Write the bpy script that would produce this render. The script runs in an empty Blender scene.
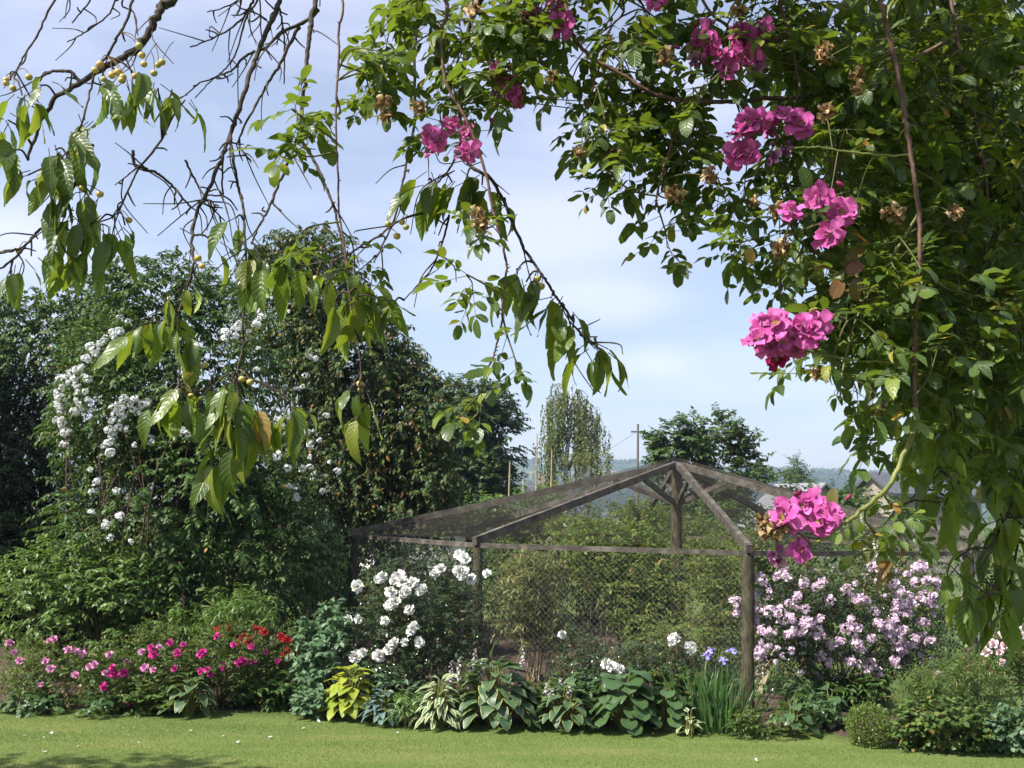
import bpy, math, random
import numpy as np
from mathutils import Matrix, Vector, Quaternion

R = np.random.default_rng(11)
random.seed(5)
scene = bpy.context.scene
COL = scene.collection

# ------------------------------------------------------------------ camera
F_PX = 1098.0
EYE = np.array([0.0, 0.0, 2.3])
PITCH, ROLL = math.radians(6.65), math.radians(1.15)
CM = Matrix.Rotation(math.radians(90) + PITCH, 4, 'X') @ Matrix.Rotation(ROLL, 4, 'Z')
CR = np.array(CM.to_3x3())
cam_d = bpy.data.cameras.new("camera")
cam = bpy.data.objects.new("camera", cam_d)
COL.objects.link(cam)
cam.matrix_world = Matrix.Translation(EYE) @ CM
cam_d.sensor_width = 36.0
cam_d.lens = F_PX / 1024 * 36.0
cam_d.clip_start = 0.05
cam_d.clip_end = 6000
scene.camera = cam


def P(px, py, d):
    """point in the garden seen at picture position px, py and lying d metres north of the eye"""
    v = CR @ np.array([(px - 512) / F_PX, -(py - 384) / F_PX, -1.0])
    return EYE + v * (d / v[1])


def PV(px, py, d):
    px = np.asarray(px, float); py = np.asarray(py, float); d = np.asarray(d, float)
    v = np.stack([(px - 512) / F_PX, -(py - 384) / F_PX, -np.ones_like(px)], -1) @ CR.T
    return EYE + v * (d / v[..., 1])[..., None]


def G(px, py, z=0.0):
    v = CR @ np.array([(px - 512) / F_PX, -(py - 384) / F_PX, -1.0])
    return EYE + v * ((z - EYE[2]) / v[2])


def norm(a):
    return a / np.maximum(np.linalg.norm(a, axis=-1, keepdims=True), 1e-9)


# ------------------------------------------------------------------ mesh helpers
class MB:
    def __init__(self):
        self.V, self.F, self.U, self.n = [], [], [], 0

    def add(self, V, F, U=None):
        V = np.asarray(V, float).reshape(-1, 3)
        F = np.asarray(F, int)
        self.V.append(V); self.F.append(F + self.n)
        self.U.append(np.zeros((len(V), 2)) if U is None else np.asarray(U, float))
        self.n += len(V)
        return self

    def data(self, name, mat, smooth=True, off=None):
        V = np.concatenate(self.V)
        if off is not None:
            V = V - np.asarray(off)
        U = np.concatenate(self.U)
        me = bpy.data.meshes.new(name)
        sizes = [np.full(len(f), f.shape[1]) for f in self.F]
        loops = np.concatenate([f.ravel() for f in self.F]).astype(np.int32)
        sz = np.concatenate(sizes)
        st = np.concatenate([[0], np.cumsum(sz)[:-1]]).astype(np.int32)
        me.vertices.add(len(V)); me.vertices.foreach_set("co", V.astype(np.float32).ravel())
        me.loops.add(len(loops)); me.loops.foreach_set("vertex_index", loops)
        me.polygons.add(len(sz)); me.polygons.foreach_set("loop_start", st)
        uv = me.uv_layers.new(name="UVMap")
        uv.data.foreach_set("uv", U[loops].astype(np.float32).ravel())
        me.polygons.foreach_set("use_smooth", np.full(len(sz), smooth))
        me.update(calc_edges=True)
        me.validate()
        if mat is not None:
            me.materials.append(mat)
        return me

    def build(self, name, mat, parent=None, smooth=True):
        off = None if parent is None else WORLD[parent]
        me = self.data(name, mat, smooth, off)
        o = bpy.data.objects.new(name, me)
        COL.objects.link(o)
        if parent is not None:
            o.parent = parent
        WORLD[o] = np.zeros(3) if off is None else off
        return o


WORLD = {}


def thing(name, label, cat, loc, group=None):
    o = bpy.data.objects.new(name, None)
    COL.objects.link(o)
    o.empty_display_size = 0.1
    o.location = Vector(loc)
    o["label"] = label; o["category"] = cat
    if group: o["group"] = group
    WORLD[o] = np.array(loc, float)
    return o


def tag(o, label, cat, group=None):
    o["label"] = label; o["category"] = cat
    if group: o["group"] = group
    return o


def struct(o):
    o["kind"] = "structure"
    return o


def place(name, me, parent, loc, facing=(0, 0, 1), spin=0.0, scale=1.0):
    o = bpy.data.objects.new(name, me)
    COL.objects.link(o)
    o.parent = parent
    o.location = Vector(np.asarray(loc) - WORLD[parent])
    q = Vector(facing).to_track_quat('Z', 'Y') @ Quaternion((0, 0, 1), spin)
    o.rotation_mode = 'QUATERNION'
    o.rotation_quaternion = q
    o.scale = (scale,) * 3
    WORLD[o] = np.asarray(loc, float)
    return o


def box(mb, c, s, rot=None):
    v = np.array([[x, y, z] for x in (-.5, .5) for y in (-.5, .5) for z in (-.5, .5)]) * np.array(s)
    if rot is not None: v = v @ np.array(rot).T
    f = [[0, 1, 3, 2], [4, 6, 7, 5], [0, 4, 5, 1], [2, 3, 7, 6], [0, 2, 6, 4], [1, 5, 7, 3]]
    mb.add(v + np.array(c), f)


def catmull(pts, per=6):
    p = np.asarray(pts, float)
    if len(p) < 3:
        t = np.linspace(0, 1, per + 1)[:, None]
        return p[0] * (1 - t) + p[-1] * t
    q = np.vstack([2 * p[0] - p[1], p, 2 * p[-1] - p[-2]])
    out = []
    for i in range(1, len(q) - 2):
        t = np.linspace(0, 1, per, endpoint=False)[:, None]
        a, b, c, d = q[i - 1], q[i], q[i + 1], q[i + 2]
        out.append(.5 * (2 * b + (c - a) * t + (2 * a - 5 * b + 4 * c - d) * t ** 2 + (3 * b - a - 3 * c + d) * t ** 3))
    out.append(q[-2][None])
    return np.vstack(out)


def tube(mb, pts, rad, sides=6, bump=0.0, square=False):
    p = np.asarray(pts, float)
    n = len(p)
    r = np.asarray(rad, float) * np.ones(n)
    t = norm(np.gradient(p, axis=0))
    ref = np.array([0.0, 0, 1]) if abs(t[0][2]) < .9 else np.array([1.0, 0, 0])
    u = np.cross(t[0], ref); u /= np.linalg.norm(u)
    us = []
    for i in range(n):
        u = u - t[i] * np.dot(u, t[i]); u /= max(np.linalg.norm(u), 1e-9)
        us.append(u)
    us = np.array(us); vs = np.cross(t, us)
    a = np.arange(sides) / sides * 2 * math.pi + (math.pi / 4 if square else 0)
    rr = r[:, None] * (1 + bump * R.normal(size=(n, sides)))
    V = p[:, None] + rr[..., None] * (np.cos(a)[None, :, None] * us[:, None] + np.sin(a)[None, :, None] * vs[:, None])
    i = np.arange(n - 1)[:, None] * sides; j = np.arange(sides)[None]
    k = (j + 1) % sides
    Fq = np.stack([i + j, i + k, i + sides + k, i + sides + j], -1).reshape(-1, 4)
    L = np.concatenate([[0], np.cumsum(np.linalg.norm(np.diff(p, axis=0), axis=1))])
    U = np.stack([np.tile(np.arange(sides) / sides, (n, 1)), np.tile(L[:, None], (1, sides))], -1).reshape(-1, 2)
    mb.add(V.reshape(-1, 3), Fq, U)
    mb.add(V[0], np.arange(sides)[None, ::-1]); mb.add(V[-1], np.arange(sides)[None])


def wires(mb, A, B, r, r1=None):
    A = np.asarray(A, float); B = np.asarray(B, float)
    if len(A) == 0: return
    n = len(A)
    r = np.asarray(r, float) * np.ones(n)
    r1 = r if r1 is None else np.asarray(r1, float) * np.ones(n)
    d = norm(B - A)
    ref = np.where(np.abs(d[:, 2:3]) < .9, np.array([[0, 0, 1.0]]), np.array([[1.0, 0, 0]]))
    u = norm(np.cross(d, ref)); v = np.cross(d, u)
    V = []
    for (Q, rr) in ((A, r), (B, r1)):
        for k in range(3):
            a = k * 2.0944
            V.append(Q + rr[:, None] * (math.cos(a) * u + math.sin(a) * v))
    V = np.stack(V, 1)
    base = np.arange(n)[:, None, None] * 6
    f = np.array([[0, 1, 4, 3], [1, 2, 5, 4], [2, 0, 3, 5]])[None]
    mb.add(V.reshape(-1, 3), (base + f).reshape(-1, 4))


PROF = {
    'ovate': lambda t: np.sin(np.pi * t ** .75) ** .85 * (1 - .25 * t),
    'lance': lambda t: np.sin(np.pi * t ** .72) ** 1.15,
    'oval': lambda t: np.sqrt(np.maximum(0, 1 - (2 * t - 1) ** 2)) ** .9,
    'petal': lambda t: (t ** .55) * np.maximum(np.sqrt(np.maximum(0, 1 - t ** 6)), .52) + .04,
    'heart': lambda t: np.sin(np.pi * t ** .5) ** .7 * (1 - .15 * t),
    'round': lambda t: np.sqrt(np.maximum(0, 1 - (2 * t - 1) ** 2)),
    'blade': lambda t: (1 - t ** 3) * .9 + .05,
}


def leaf(L, W, shape, segs=6, cross=2, fold=.25, droop=.3, wave=0.0, curl=0.0, serr=0.0, stalk=0.0, seed=0):
    r = np.random.default_rng(seed)
    t = np.linspace(0, 1, segs + 1)
    w = PROF[shape](t) * W * .5
    w = np.maximum(w, W * .015)
    s = np.linspace(-1, 1, cross + 1)
    ww = w[:, None] * np.ones(cross + 1)[None]
    if serr:
        ww = ww * (1 + serr * ((np.arange(segs + 1) % 2) - .5)[:, None])
    x = s[None] * ww
    ph = r.uniform(0, 6, 4)
    z = np.abs(s)[None] * ww * fold
    z = z - curl * (s[None] ** 2) * ww * t[:, None]
    z = z + wave * W * np.sin(t[:, None] * 9 + ph[0] + s[None] * 1.3) * np.abs(s)[None]
    z = z + wave * .5 * W * np.sin(t[:, None] * 17 + ph[1] - s[None] * 2) * np.abs(s)[None]
    ang = droop * t
    yy = np.concatenate([[0], np.cumsum(np.cos((ang[1:] + ang[:-1]) / 2))]) / segs * L
    zz = np.concatenate([[0], np.cumsum(-np.sin((ang[1:] + ang[:-1]) / 2))]) / segs * L
    bend = r.normal() * .06 * L
    X = x + (bend * t ** 2)[:, None]
    Y = yy[:, None] + z * np.sin(ang)[:, None] + stalk
    Z = zz[:, None] + z * np.cos(ang)[:, None]
    V = np.stack([X, Y, Z], -1).reshape(-1, 3)
    U = np.stack([np.tile(s[None] * .5 + .5, (segs + 1, 1)), np.tile(t[:, None], (1, cross + 1))], -1).reshape(-1, 2)
    i = np.arange(segs)[:, None] * (cross + 1); j = np.arange(cross)[None]
    Fq = np.stack([i + j, i + j + 1, i + cross + 2 + j, i + cross + 1 + j], -1).reshape(-1, 4)
    return V, Fq, U


def diamond(L, W, seed=0):
    b = .12 * L
    V = np.array([[0, 0, 0], [-W / 2, L * .45, b * .6], [0, L, -b], [W / 2, L * .45, b * .6]])
    return V, np.array([[0, 3, 2, 1]]), np.array([[.5, 0], [0, .45], [.5, 1], [1, .45]])


def frames(D, UP):
    y = norm(D)
    x = np.cross(y, UP)
    bad = np.linalg.norm(x, axis=-1) < 1e-4
    x[bad] = np.array([1.0, 0, 0])
    x = norm(x)
    z = np.cross(x, y)
    return np.stack([x, y, z], -1)


def scatter(mb, protos, pos, D, UP, S):
    pos = np.asarray(pos, float); n = len(pos)
    if n == 0: return
    M = frames(np.asarray(D, float), np.asarray(UP, float)) * (np.asarray(S, float) * np.ones(n))[:, None, None]
    ch = R.integers(0, len(protos), n)
    for k, (V, Fq, U) in enumerate(protos):
        ix = np.where(ch == k)[0]
        if len(ix) == 0: continue
        W = np.einsum('nij,vj->nvi', M[ix], V) + pos[ix][:, None]
        off = (np.arange(len(ix)) * len(V))[:, None, None]
        mb.add(W.reshape(-1, 3), (Fq[None] + off).reshape(-1, Fq.shape[1]), np.tile(U, (len(ix), 1)))


def rnd(n, s=1.0):
    return R.normal(size=(n, 3)) * s


DOWN = np.array([0, 0, -1.0])
UPV = np.array([0, 0, 1.0])

# ------------------------------------------------------------------ materials


def new_mat(name):
    m = bpy.data.materials.new(name)
    m.use_nodes = True
    nt = m.node_tree
    nt.nodes.clear()
    return m, nt, nt.nodes, nt.links


def nd(nt, typ, **kw):
    n = nt.nodes.new(typ)
    for k, v in kw.items():
        setattr(n, k, v)
    return n


def ramp(nt, stops, interp='LINEAR'):
    n = nt.nodes.new('ShaderNodeValToRGB')
    n.color_ramp.interpolation = interp
    e = n.color_ramp.elements
    while len(e) > 1: e.remove(e[-1])
    for i, (p, c) in enumerate(stops):
        x = e[0] if i == 0 else e.new(p)
        x.position = p
        x.color = (*c, 1) if len(c) == 3 else c
    return n


def math_n(nt, op, a, b=None, c=None):
    n = nt.nodes.new('ShaderNodeMath'); n.operation = op
    for i, v in enumerate((a, b, c)):
        if v is None: continue
        if isinstance(v, (int, float)): n.inputs[i].default_value = v
        else: nt.links.new(v, n.inputs[i])
    return n.outputs[0]


def mixc(nt, fac, a, b, mode='MIX'):
    n = nt.nodes.new('ShaderNodeMix'); n.data_type = 'RGBA'; n.blend_type = mode
    for s, v in ((n.inputs[0], fac), (n.inputs[6], a), (n.inputs[7], b)):
        if isinstance(v, (int, float)): s.default_value = v
        elif isinstance(v, tuple): s.default_value = (*v, 1)
        else: nt.links.new(v, s)
    return n.outputs[2]


def leaf_mat(name, cols, trans, tfac=.35, rough=.42, spec=.45, veins=0.0, margin=None, back=1.25, blotch=None, vein_n=7.0):
    """cols: list of (position, colour) read by a random number per leaf"""
    m, nt, N, L = new_mat(name)
    geo = nd(nt, 'ShaderNodeNewGeometry')
    cr = ramp(nt, cols)
    L.new(geo.outputs['Random Per Island'], cr.inputs[0])
    col = cr.outputs[0]
    uv = nd(nt, 'ShaderNodeUVMap')
    sep = nd(nt, 'ShaderNodeSeparateXYZ'); L.new(uv.outputs[0], sep.inputs[0])
    edge = math_n(nt, 'MULTIPLY', math_n(nt, 'ABSOLUTE', math_n(nt, 'SUBTRACT', sep.outputs[0], .5)), 2.0)
    height = None
    if veins:
        a = math_n(nt, 'SUBTRACT', math_n(nt, 'MULTIPLY', sep.outputs[1], vein_n), math_n(nt, 'MULTIPLY', edge, 1.6))
        fr = math_n(nt, 'ABSOLUTE', math_n(nt, 'SUBTRACT', math_n(nt, 'FRACT', a), .5))
        v1 = math_n(nt, 'SUBTRACT', 1.0, math_n(nt, 'SMOOTH_MIN', math_n(nt, 'MULTIPLY', fr, 6.0), 1.0, .2))
        mid = math_n(nt, 'SUBTRACT', 1.0, math_n(nt, 'MINIMUM', math_n(nt, 'MULTIPLY', edge, 14.0), 1.0))
        vm = math_n(nt, 'MAXIMUM', math_n(nt, 'MAXIMUM', v1, mid), 0.0)
        col = mixc(nt, math_n(nt, 'MULTIPLY', vm, veins), col, mixc(nt, .5, col, trans))
        height = math_n(nt, 'MULTIPLY', vm, -1.0)
    if margin:
        mc, w = margin
        noi = nd(nt, 'ShaderNodeTexNoise'); noi.inputs['Scale'].default_value = 30
        e2 = math_n(nt, 'ADD', edge, math_n(nt, 'MULTIPLY', math_n(nt, 'SUBTRACT', noi.outputs[0], .5), .5))
        e3 = math_n(nt, 'MULTIPLY', math_n(nt, 'SUBTRACT', e2, w), 12.0)
        e3n = nt.nodes.new('ShaderNodeClamp'); L.new(e3, e3n.inputs[0])
        col = mixc(nt, e3n.outputs[0], col, mc)
    if blotch:
        noi = nd(nt, 'ShaderNodeTexNoise'); noi.inputs['Scale'].default_value = blotch[1]
        noi.inputs['Detail'].default_value = 3
        cl = ramp(nt, [(blotch[2], (0, 0, 0)), (min(1, blotch[2] + .08), (1, 1, 1))])
        L.new(noi.outputs[0], cl.inputs[0])
        col = mixc(nt, cl.outputs[0], col, blotch[0])
    colb = mixc(nt, geo.outputs['Backfacing'], col, mixc(nt, 1.0, col, (back, back * 1.0, back * 1.05), 'MULTIPLY'))
    b = nd(nt, 'ShaderNodeBsdfPrincipled')
    L.new(colb, b.inputs['Base Color'])
    b.inputs['Roughness'].default_value = rough
    b.inputs['Specular IOR Level'].default_value = spec
    if height is not None:
        bp = nd(nt, 'ShaderNodeBump'); bp.inputs['Strength'].default_value = .35
        bp.inputs['Distance'].default_value = .002
        L.new(height, bp.inputs['Height']); L.new(bp.outputs[0], b.inputs['Normal'])
    t = nd(nt, 'ShaderNodeBsdfTranslucent')
    L.new(mixc(nt, .55, col, trans), t.inputs[0])
    mx = nd(nt, 'ShaderNodeMixShader'); mx.inputs[0].default_value = tfac
    L.new(b.outputs[0], mx.inputs[1]); L.new(t.outputs[0], mx.inputs[2])
    o = nd(nt, 'ShaderNodeOutputMaterial'); L.new(mx.outputs[0], o.inputs[0])
    return m


def petal_mat(name, cols, base=None, rough=.6, tfac=.3, basew=.3, streak=0.0):
    m, nt, N, L = new_mat(name)
    geo = nd(nt, 'ShaderNodeNewGeometry')
    cr = ramp(nt, cols); L.new(geo.outputs['Random Per Island'], cr.inputs[0])
    col = cr.outputs[0]
    uv = nd(nt, 'ShaderNodeUVMap')
    sep = nd(nt, 'ShaderNodeSeparateXYZ'); L.new(uv.outputs[0], sep.inputs[0])
    if base:
        k = ramp(nt, [(0, (1, 1, 1)), (basew, (0, 0, 0))]); L.new(sep.outputs[1], k.inputs[0])
        col = mixc(nt, k.outputs[0], col, base)
        if streak:
            w = math_n(nt, 'POWER', math_n(nt, 'ABSOLUTE', math_n(nt, 'SINE', math_n(nt, 'MULTIPLY', sep.outputs[0], 24.0))), 3.0)
            col = mixc(nt, math_n(nt, 'MULTIPLY', w, streak), col, base)
    b = nd(nt, 'ShaderNodeBsdfPrincipled')
    L.new(col, b.inputs['Base Color'])
    b.inputs['Roughness'].default_value = rough
    b.inputs['Specular IOR Level'].default_value = .2
    t = nd(nt, 'ShaderNodeBsdfTranslucent'); L.new(col, t.inputs[0])
    mx = nd(nt, 'ShaderNodeMixShader'); mx.inputs[0].default_value = tfac
    L.new(b.outputs[0], mx.inputs[1]); L.new(t.outputs[0], mx.inputs[2])
    o = nd(nt, 'ShaderNodeOutputMaterial'); L.new(mx.outputs[0], o.inputs[0])
    return m


def rough_mat(name, stops, scale=8.0, stretch=(1, 1, 1), rough=.85, bump=.4, bdist=.01, detail=8, coord='Object', spec=.2):
    m, nt, N, L = new_mat(name)
    tc = nd(nt, 'ShaderNodeTexCoord'); mp = nd(nt, 'ShaderNodeMapping')
    mp.inputs['Scale'].default_value = stretch
    L.new(tc.outputs[coord], mp.inputs[0])
    no = nd(nt, 'ShaderNodeTexNoise'); no.inputs['Scale'].default_value = scale
    no.inputs['Detail'].default_value = detail; no.inputs['Roughness'].default_value = .65
    L.new(mp.outputs[0], no.inputs[0])
    cr = ramp(nt, stops); L.new(no.outputs[0], cr.inputs[0])
    b = nd(nt, 'ShaderNodeBsdfPrincipled')
    L.new(cr.outputs[0], b.inputs['Base Color']); b.inputs['Roughness'].default_value = rough
    b.inputs['Specular IOR Level'].default_value = spec
    bp = nd(nt, 'ShaderNodeBump'); bp.inputs['Strength'].default_value = bump; bp.inputs['Distance'].default_value = bdist
    L.new(no.outputs[0], bp.inputs['Height']); L.new(bp.outputs[0], b.inputs['Normal'])
    o = nd(nt, 'ShaderNodeOutputMaterial'); L.new(b.outputs[0], o.inputs[0])
    return m


M = {}
M['bark'] = rough_mat('dark_bark', [(.3, (.022, .017, .014)), (.55, (.06, .048, .038)), (.75, (.13, .12, .085))], 60, (1, 1, 1), .85, .8, .003)
M['trunk'] = rough_mat('trunk_bark', [(.3, (.03, .024, .018)), (.7, (.11, .09, .07))], 12, (1, 1, .25), .9, .8, .02)
M['birch_bark'] = rough_mat('birch_bark', [(.42, (.08, .07, .06)), (.5, (.5, .48, .44)), (.8, (.62, .6, .56))], 3, (1, 1, 3), .7, .2, .01)
M['cane'] = rough_mat('rose_cane', [(.3, (.06, .03, .025)), (.6, (.13, .075, .055)), (.8, (.19, .13, .085))], 40, (1, 1, 1), .6, .3, .002)
M['green_stem'] = rough_mat('green_stem', [(.3, (.09, .11, .03)), (.7, (.2, .2, .06))], 30, (1, 1, 1), .5, .2, .002)
M['shoot'] = rough_mat('leafy_shoot', [(.3, (.05, .06, .02)), (.7, (.12, .11, .04))], 30, (1, 1, 1), .6, .2, .002)
M['twig'] = rough_mat('shrub_twig', [(.3, (.035, .03, .02)), (.7, (.11, .09, .055))], 25, (1, 1, 1), .8, .3, .004)
M['timber'] = rough_mat('weathered_timber', [(.3, (.032, .028, .023)), (.5, (.075, .066, .055)), (.72, (.17, .15, .125))], 7, (1, 1, 1), .9, .5, .006)
M['log'] = rough_mat('rustic_log', [(.3, (.022, .019, .013)), (.5, (.055, .047, .03)), (.72, (.11, .098, .06))], 22, (1, 1, .35), .92, .9, .012)
M['cane_stick'] = rough_mat('bamboo_cane', [(.3, (.25, .2, .12)), (.7, (.42, .36, .24))], 10, (1, 1, .2), .6, .2, .004)
M['pole'] = rough_mat('pole_wood', [(.3, (.08, .07, .06)), (.7, (.16, .14, .12))], 8, (1, 1, .2), .9, .3, .01)
M['soil'] = rough_mat('bed_soil', [(.3, (.03, .021, .015)), (.55, (.075, .052, .037)), (.75, (.14, .10, .075))], 14, (1, 1, 1), .95, 1.0, .04)
M['wall_white'] = rough_mat('white_render', [(.3, (.62, .61, .58)), (.7, (.74, .73, .7))], 3, (1, 1, 1), .9, .1, .01)
M['wall_stone'] = rough_mat('brown_stone', [(.3, (.2, .17, .14)), (.7, (.33, .29, .25))], 3, (1, 1, 1), .9, .3, .02)
M['slate'] = rough_mat('grey_slate', [(.3, (.13, .135, .15)), (.7, (.22, .225, .24))], 4, (1, 1, 6), .7, .3, .02)
M['slate_dark'] = rough_mat('dark_slate', [(.3, (.05, .055, .07)), (.7, (.1, .105, .12))], 4, (1, 1, 6), .7, .3, .02)
M['window'] = rough_mat('window_glass', [(.3, (.02, .025, .03)), (.7, (.04, .045, .05))], 1, (1, 1, 1), .1, 0, .01, spec=.6)
M['wire'] = rough_mat('galvanised_wire', [(.3, (.2, .21, .2)), (.7, (.34, .36, .33))], 5, (1, 1, 1), .5, 0, .01, spec=.5)
M['net'] = rough_mat('netting_thread', [(.3, (.04, .037, .03)), (.7, (.065, .06, .05))], 2, (1, 1, 1), .8, 0, .01)
M['petal_fallen'] = petal_mat('fallen_petal', [(0, (.8, .76, .74)), (1, (.85, .8, .82))])

M['cherry_leaf'] = leaf_mat('cherry_leaf', [(0, (.030, .062, .016)), (.45, (.05, .095, .022)), (.8, (.09, .14, .03)), (.93, (.15, .18, .03)), (.985, (.16, .17, .03)), (1, (.25, .13, .03))],
                            (.38, .47, .02), .4, .36, .5, veins=.55, back=1.9, blotch=((.13, .06, .03), 55, .70), vein_n=9)
M['rose_leaf'] = leaf_mat('rambler_leaf', [(0, (.016, .036, .013)), (.5, (.028, .058, .017)), (.85, (.06, .10, .024)), (.955, (.15, .19, .03)), (.985, (.26, .2, .03)), (1, (.28, .12, .03))],
                          (.38, .52, .03), .29, .40, .42, veins=.4, back=1.45, vein_n=6)
M['tinted_leaf'] = leaf_mat('bronze_leaf', [(0, (.16, .035, .02)), (.5, (.12, .10, .025)), (1, (.06, .10, .03))], (.4, .2, .04), .35, .3, .5, veins=.4)
M['stalk_red'] = rough_mat('red_stalk', [(.3, (.09, .05, .02)), (.7, (.16, .1, .03))], 30)


def cherry_skin():
    m, nt, N, L = new_mat('cherry_skin')
    tc = nd(nt, 'ShaderNodeTexCoord')
    no = nd(nt, 'ShaderNodeTexNoise'); no.inputs['Scale'].default_value = 60
    L.new(tc.outputs['Object'], no.inputs[0])
    oi = nd(nt, 'ShaderNodeObjectInfo')
    cr = ramp(nt, [(0, (.34, .33, .07)), (.55, (.50, .36, .11)), (.85, (.52, .27, .10)), (1, (.5, .12, .06))])
    L.new(math_n(nt, 'ADD', math_n(nt, 'MULTIPLY', oi.outputs['Random'], .75), math_n(nt, 'MULTIPLY', math_n(nt, 'SUBTRACT', no.outputs[0], .5), .6)), cr.inputs[0])
    b = nd(nt, 'ShaderNodeBsdfPrincipled'); L.new(cr.outputs[0], b.inputs['Base Color'])
    b.inputs['Roughness'].default_value = .28
    b.inputs['Subsurface Weight'].default_value = .15
    b.inputs['Subsurface Radius'].default_value = (.004, .003, .001)
    o = nd(nt, 'ShaderNodeOutputMaterial'); L.new(b.outputs[0], o.inputs[0])
    return m


M['cherry'] = cherry_skin()
M['pink_petal'] = petal_mat('magenta_petal', [(0, (.36, .012, .19)), (.4, (.52, .02, .29)), (.8, (.62, .045, .37)), (1, (.72, .12, .48))], (.85, .6, .75), .5, .38, .28, .3)
M['crimson_petal'] = petal_mat('crimson_petal', [(0, (.28, .01, .07)), (1, (.5, .02, .14))], (.6, .2, .05), .5, .3, .2)
M['faded_petal'] = petal_mat('faded_petal', [(0, (.2, .05, .16)), (.6, (.36, .12, .28)), (1, (.5, .3, .42))], (.5, .4, .4), .6, .3, .4)
M['spent'] = petal_mat('spent_petal', [(0, (.13, .07, .03)), (.5, (.36, .23, .11)), (1, (.55, .42, .24))], None, .8, .3)
M['stamen'] = rough_mat('stamens', [(.3, (.55, .4, .08)), (.7, (.75, .62, .2))], 60)
M['white_petal'] = petal_mat('white_petal', [(0, (.72, .72, .68)), (1, (.84, .84, .8))], (.8, .76, .55), .6, .25, .2)
M['cream_petal'] = petal_mat('white_cluster_petal', [(0, (.7, .72, .72)), (1, (.82, .83, .82))], (.75, .7, .4), .6, .25, .15)
M['lilac_petal'] = petal_mat('lilac_pink_petal', [(0, (.56, .36, .50)), (.5, (.68, .50, .63)), (1, (.78, .70, .76))], (.8, .75, .75), .6, .28, .25)
M['palepink_petal'] = petal_mat('pale_pink_petal', [(0, (.75, .5, .55)), (1, (.82, .7, .7))], (.8, .75, .7), .6, .28, .25)
M['hotpink_petal'] = petal_mat('hot_pink_petal', [(0, (.5, .02, .2)), (1, (.7, .08, .38))], None, .6, .28)
M['softpink_petal'] = petal_mat('soft_pink_petal', [(0, (.6, .2, .42)), (1, (.75, .4, .6))], None, .6, .28)
M['red_petal'] = petal_mat('red_petal', [(0, (.34, .008, .02)), (1, (.52, .02, .045))], None, .6, .28)
M['iris_petal'] = petal_mat('iris_petal', [(0, (.16, .12, .5)), (1, (.34, .3, .72))], (.6, .6, .75), .6, .25, .3)
M['hosta_flower'] = petal_mat('hosta_flower', [(0, (.5, .44, .5)), (1, (.68, .62, .64))], None, .6, .25)

# ------------------------------------------------------------------ world, sun, haze
SUN_EL, SUN_DIR = math.radians(49), np.array([-.85, -.52])
SUN_DIR = SUN_DIR / np.linalg.norm(SUN_DIR)
sun_vec = Vector((SUN_DIR[0] * math.cos(SUN_EL), SUN_DIR[1] * math.cos(SUN_EL), math.sin(SUN_EL)))
sd = bpy.data.lights.new("sun", 'SUN'); sd.energy = 5.0; sd.angle = math.radians(.53); sd.color = (1, .95, .86)
so = bpy.data.objects.new("sun", sd); COL.objects.link(so)
so.rotation_euler = (-sun_vec).to_track_quat('-Z', 'Y').to_euler()
so.location = (-20, -10, 30)
w = bpy.data.worlds.new("World"); scene.world = w; w.use_nodes = True
nt = w.node_tree; nt.nodes.clear()
sky = nd(nt, 'ShaderNodeTexSky'); sky.sky_type = 'NISHITA'; sky.sun_disc = False
sky.sun_elevation = SUN_EL
sky.sun_rotation = math.atan2(sun_vec.x, sun_vec.y)
sky.altitude = 50; sky.air_density = 1.0; sky.dust_density = 2.0; sky.ozone_density = 2.2
tc = nd(nt, 'ShaderNodeTexCoord')
mp = nd(nt, 'ShaderNodeMapping'); mp.inputs['Scale'].default_value = (2.2, 2.2, 7.5); mp.inputs['Location'].default_value = (.35, .1, .4)
nt.links.new(tc.outputs['Generated'], mp.inputs[0])
no = nd(nt, 'ShaderNodeTexNoise'); no.inputs['Scale'].default_value = 1.6; no.inputs['Detail'].default_value = 6; no.inputs['Roughness'].default_value = .5
nt.links.new(mp.outputs[0], no.inputs[0])
cl = ramp(nt, [(.44, (0, 0, 0)), (.78, (1, 1, 1))]); nt.links.new(no.outputs[0], cl.inputs[0])
cf = math_n(nt, 'ADD', .20, math_n(nt, 'MULTIPLY', cl.outputs[0], .34))
for (cx_, cy_, rad_, amt_) in ((555, 225, .17, .30), (612, 300, .08, .26), (655, 362, .06, .2), (10, 235, .12, .3), (470, 290, .09, .15)):
    dv = norm((P(cx_, cy_, 10.0) - EYE)[None])[0]
    vs = nt.nodes.new('ShaderNodeVectorMath'); vs.operation = 'SUBTRACT'
    nt.links.new(tc.outputs['Generated'], vs.inputs[0]); vs.inputs[1].default_value = tuple(dv)
    vm = nt.nodes.new('ShaderNodeVectorMath'); vm.operation = 'MULTIPLY'
    nt.links.new(vs.outputs[0], vm.inputs[0]); vm.inputs[1].default_value = (1, 1, 2.6)
    vl = nt.nodes.new('ShaderNodeVectorMath'); vl.operation = 'LENGTH'; nt.links.new(vm.outputs[0], vl.inputs[0])
    mr = nt.nodes.new('ShaderNodeMapRange'); mr.interpolation_type = 'SMOOTHSTEP'
    nt.links.new(math_n(nt, 'ADD', vl.outputs['Value'], math_n(nt, 'MULTIPLY', math_n(nt, 'SUBTRACT', no.outputs[0], .5), rad_ * 1.6)), mr.inputs[0])
    mr.inputs[1].default_value = 0; mr.inputs[2].default_value = rad_; mr.inputs[3].default_value = amt_; mr.inputs[4].default_value = 0
    cf = math_n(nt, 'MINIMUM', math_n(nt, 'ADD', cf, mr.outputs[0]), .95)
skyc = mixc(nt, cf, sky.outputs[0], (7.2, 7.05, 8.5))
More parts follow.
